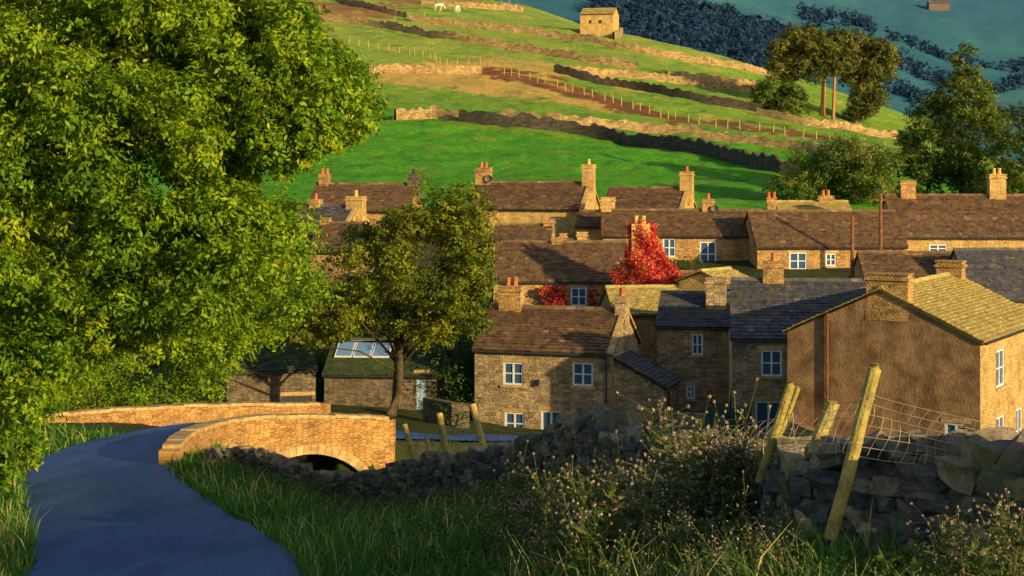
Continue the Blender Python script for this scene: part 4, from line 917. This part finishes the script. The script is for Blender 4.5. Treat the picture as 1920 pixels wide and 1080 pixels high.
def make_thistle(seed,H,nh,headmat):
    q=np.random.RandomState(seed); root=empty('thistle_plant',(0,0,0)); st=MB(); heads=[];lc=[];ln=[]
    for s in range(4):
        a=q.uniform(0,6.28); top=np.array([math.cos(a)*.3*q.rand()*1.5,math.sin(a)*.25,H*q.uniform(.6,1.05)]); b0=np.array([q.normal()*.05,q.normal()*.05,-.05]); mid=(b0+top)/2+q.normal(size=3)*.03
        st.tube([b0,mid,top],[.009,.007,.004],4)
        for k in range(nh//4):
            f=q.uniform(.6,1); s0=b0*(1-f)+top*f; e=s0+np.array([q.normal()*.1,q.normal()*.1,abs(q.normal())*.1+.04]); st.tube([s0,e],[.004,.003],3); heads.append(e)
        for k in range(24):
            f=q.uniform(.05,.9); s0=b0*(1-f)+top*f; d=np.array([q.normal(),q.normal(),.3]); d/=np.linalg.norm(d); lc.append(s0+d*.07); ln.append(np.array([q.normal()*.5,q.normal()*.5,1]))
    st.build('stem','thistle_leaf',root,uv=False)
    hc=[];hn=[]
    for h in heads:
        sz=q.uniform(.5,1.1)
        for k in range(12): d=q.normal(size=3); d/=np.linalg.norm(d); hc.append(h+d*.013*q.uniform(.4,1.3)*sz); hn.append(d+q.normal(size=3)*.4)
    V=leafquads(np.array(hc),np.array(hn),q.uniform(.014,.032,len(hc)),.8,0); npmesh('seed_heads',V,4,np.clip(q.normal(.5,.3,len(hc)),0,1),headmat,root)
    V=leafquads(np.array(lc),np.array(ln),q.uniform(.1,.22,len(lc)),.25,.3); npmesh('leaves',V,4,q.rand(len(lc)),'thistle_leaf',root)
    return root
TH=[make_thistle(30+k,.95+.1*(k%3),26+6*(k%3),'thistle_head') for k in range(4)]; GO=[make_thistle(60+k,.85,52,'goldenflower') for k in range(2)]
used=[False]*6; LABT='seeding thistle with fluffy pale pink heads among the foreground weeds'; LABG='golden brown seed-headed plant in the clump before the wall'
def place(kind,x,y,s):
    lst=TH if kind==0 else GO; k=random.randrange(len(lst)); i=k+(0 if kind==0 else 4)
    if used[i]: o=copytree(lst[k])
    else: o=lst[k]; used[i]=True
    o.location=(x,y,float(G(x,y))); o.rotation_euler=(random.gauss(0,.1),random.gauss(0,.1),random.uniform(0,6.28)); o.scale=(s,s,s)
    if kind==0: tag(o,LABT,'thistle','seeding thistles in the foreground')
    else: tag(o,LABG,'wild plant','golden seed-headed plants in the foreground')
for (px,sx,Y0,Y1,nn2,kd,sc_) in ((1330,65,19,22,18,0,1.4),(1190,100,16.5,19.5,16,0,1.0),(960,55,22,27,10,0,1.1),(1085,45,19,22,14,1,1.35),(1350,60,20.5,23,15,1,1.5),(1850,70,11.5,12.3,8,0,.72),(1680,70,11.3,12,4,0,.55),(1400,70,14,16,8,0,.7),(1200,80,14.5,16.5,8,0,.65),(980,60,17,21,7,0,.8)):
    for k in range(nn2):
        Y=random.uniform(Y0,Y1); px_=random.gauss(px,sx*.75); x=(px_-960)/F*Y
        place(kd,x,Y,sc_*random.uniform(.7,1.1))
for i,u_ in enumerate(used):
    if not u_: place(0 if i<4 else 1,1.5+i*.3,17,.8)
def small_wall(pts,label,mat='stone',h=1.2,th=.45):
    p=catmull([(P(px,300,Y).x,Y,0) for px,Y in pts],.6); nn=normals2(p); mb=MB(); o0=(p[0,0],p[0,1],float(G(p[0,0],p[0,1])))
    for i in range(len(p)-1):
        z0=float(G(p[i,0],p[i,1]));z1=float(G(p[i+1,0],p[i+1,1]))
        q=lambda k,s,z:(p[k,0]+nn[k,0]*s,p[k,1]+nn[k,1]*s,z)
        a=[q(i,th/2,z0-.3),q(i+1,th/2,z1-.3),q(i+1,-th/2,z1-.3),q(i,-th/2,z0-.3)]; t=[q(i,th/2,z0+h),q(i+1,th/2,z1+h),q(i+1,-th/2,z1+h),q(i,-th/2,z0+h)]
        mb.hexa(a+t)
    o=mb.build('garden_wall',mat,origin=o0,path=p); tag(o,label,'stone wall')
small_wall([(1240,84.5),(1300,84),(1330,83)],'low garden wall in front of the tall stone wing','stone_grey',1.1)
small_wall([(1480,76),(1540,72),(1600,70)],'rough stone garden wall below the rendered gable','stone',1.6)
small_wall([(800,86),(850,84),(880,84)],'low dark wall between the shed and the nearest cottage','stone_dark',1.2)
gp=P(1322,300,81.5); gz=float(G(gp.x,gp.y)); ge=empty('garden_gate',(gp.x,gp.y,gz)); tag(ge,'wide dark green wooden gates beside the shaded cottage','gate')
for k in range(2):
    mb=MB()
    for j in range(6): mb.box(k*1.15+j*.18,k*1.15+j*.18+.165,0,.04,.05,1.6)
    mb.box(k*1.15,k*1.15+1.08,-.04,-.002,.25,.37); mb.box(k*1.15,k*1.15+1.08,-.04,-.002,1.2,1.32); mb.build('gate_leaf','green_paint',ge)
# ---------------------------------------------------------------- camera, light
cam=bpy.data.cameras.new('camera'); co=bpy.data.objects.new('camera',cam); COL.objects.link(co); co.location=(0,0,0); co.rotation_euler=(R(90),0,0)
cam.lens=60; cam.sensor_width=36; cam.shift_y=-.125; cam.clip_start=.1; cam.clip_end=8000; S.camera=co
el=R(12.5); az=R(134); to=Vector((math.sin(az)*math.cos(el),math.cos(az)*math.cos(el),math.sin(el)))
sl=bpy.data.lights.new('sun','SUN'); so=bpy.data.objects.new('sun',sl); COL.objects.link(so); sl.energy=5; sl.angle=R(.5); sl.color=(1,.78,.40); so.rotation_euler=to.to_track_quat('Z','Y').to_euler()
w=bpy.data.worlds.new('World'); S.world=w; w.use_nodes=True; nt=w.node_tree; sk=nt.nodes.new('ShaderNodeTexSky'); sk.sky_type='NISHITA'; sk.sun_disc=False; sk.sun_elevation=el; sk.sun_rotation=az
bg=nt.nodes['Background']; bg.inputs[1].default_value=.14; nt.links.new(sk.outputs[0],bg.inputs[0])
S.view_settings.view_transform='Standard'; S.view_settings.look='None'; S.view_settings.exposure=0
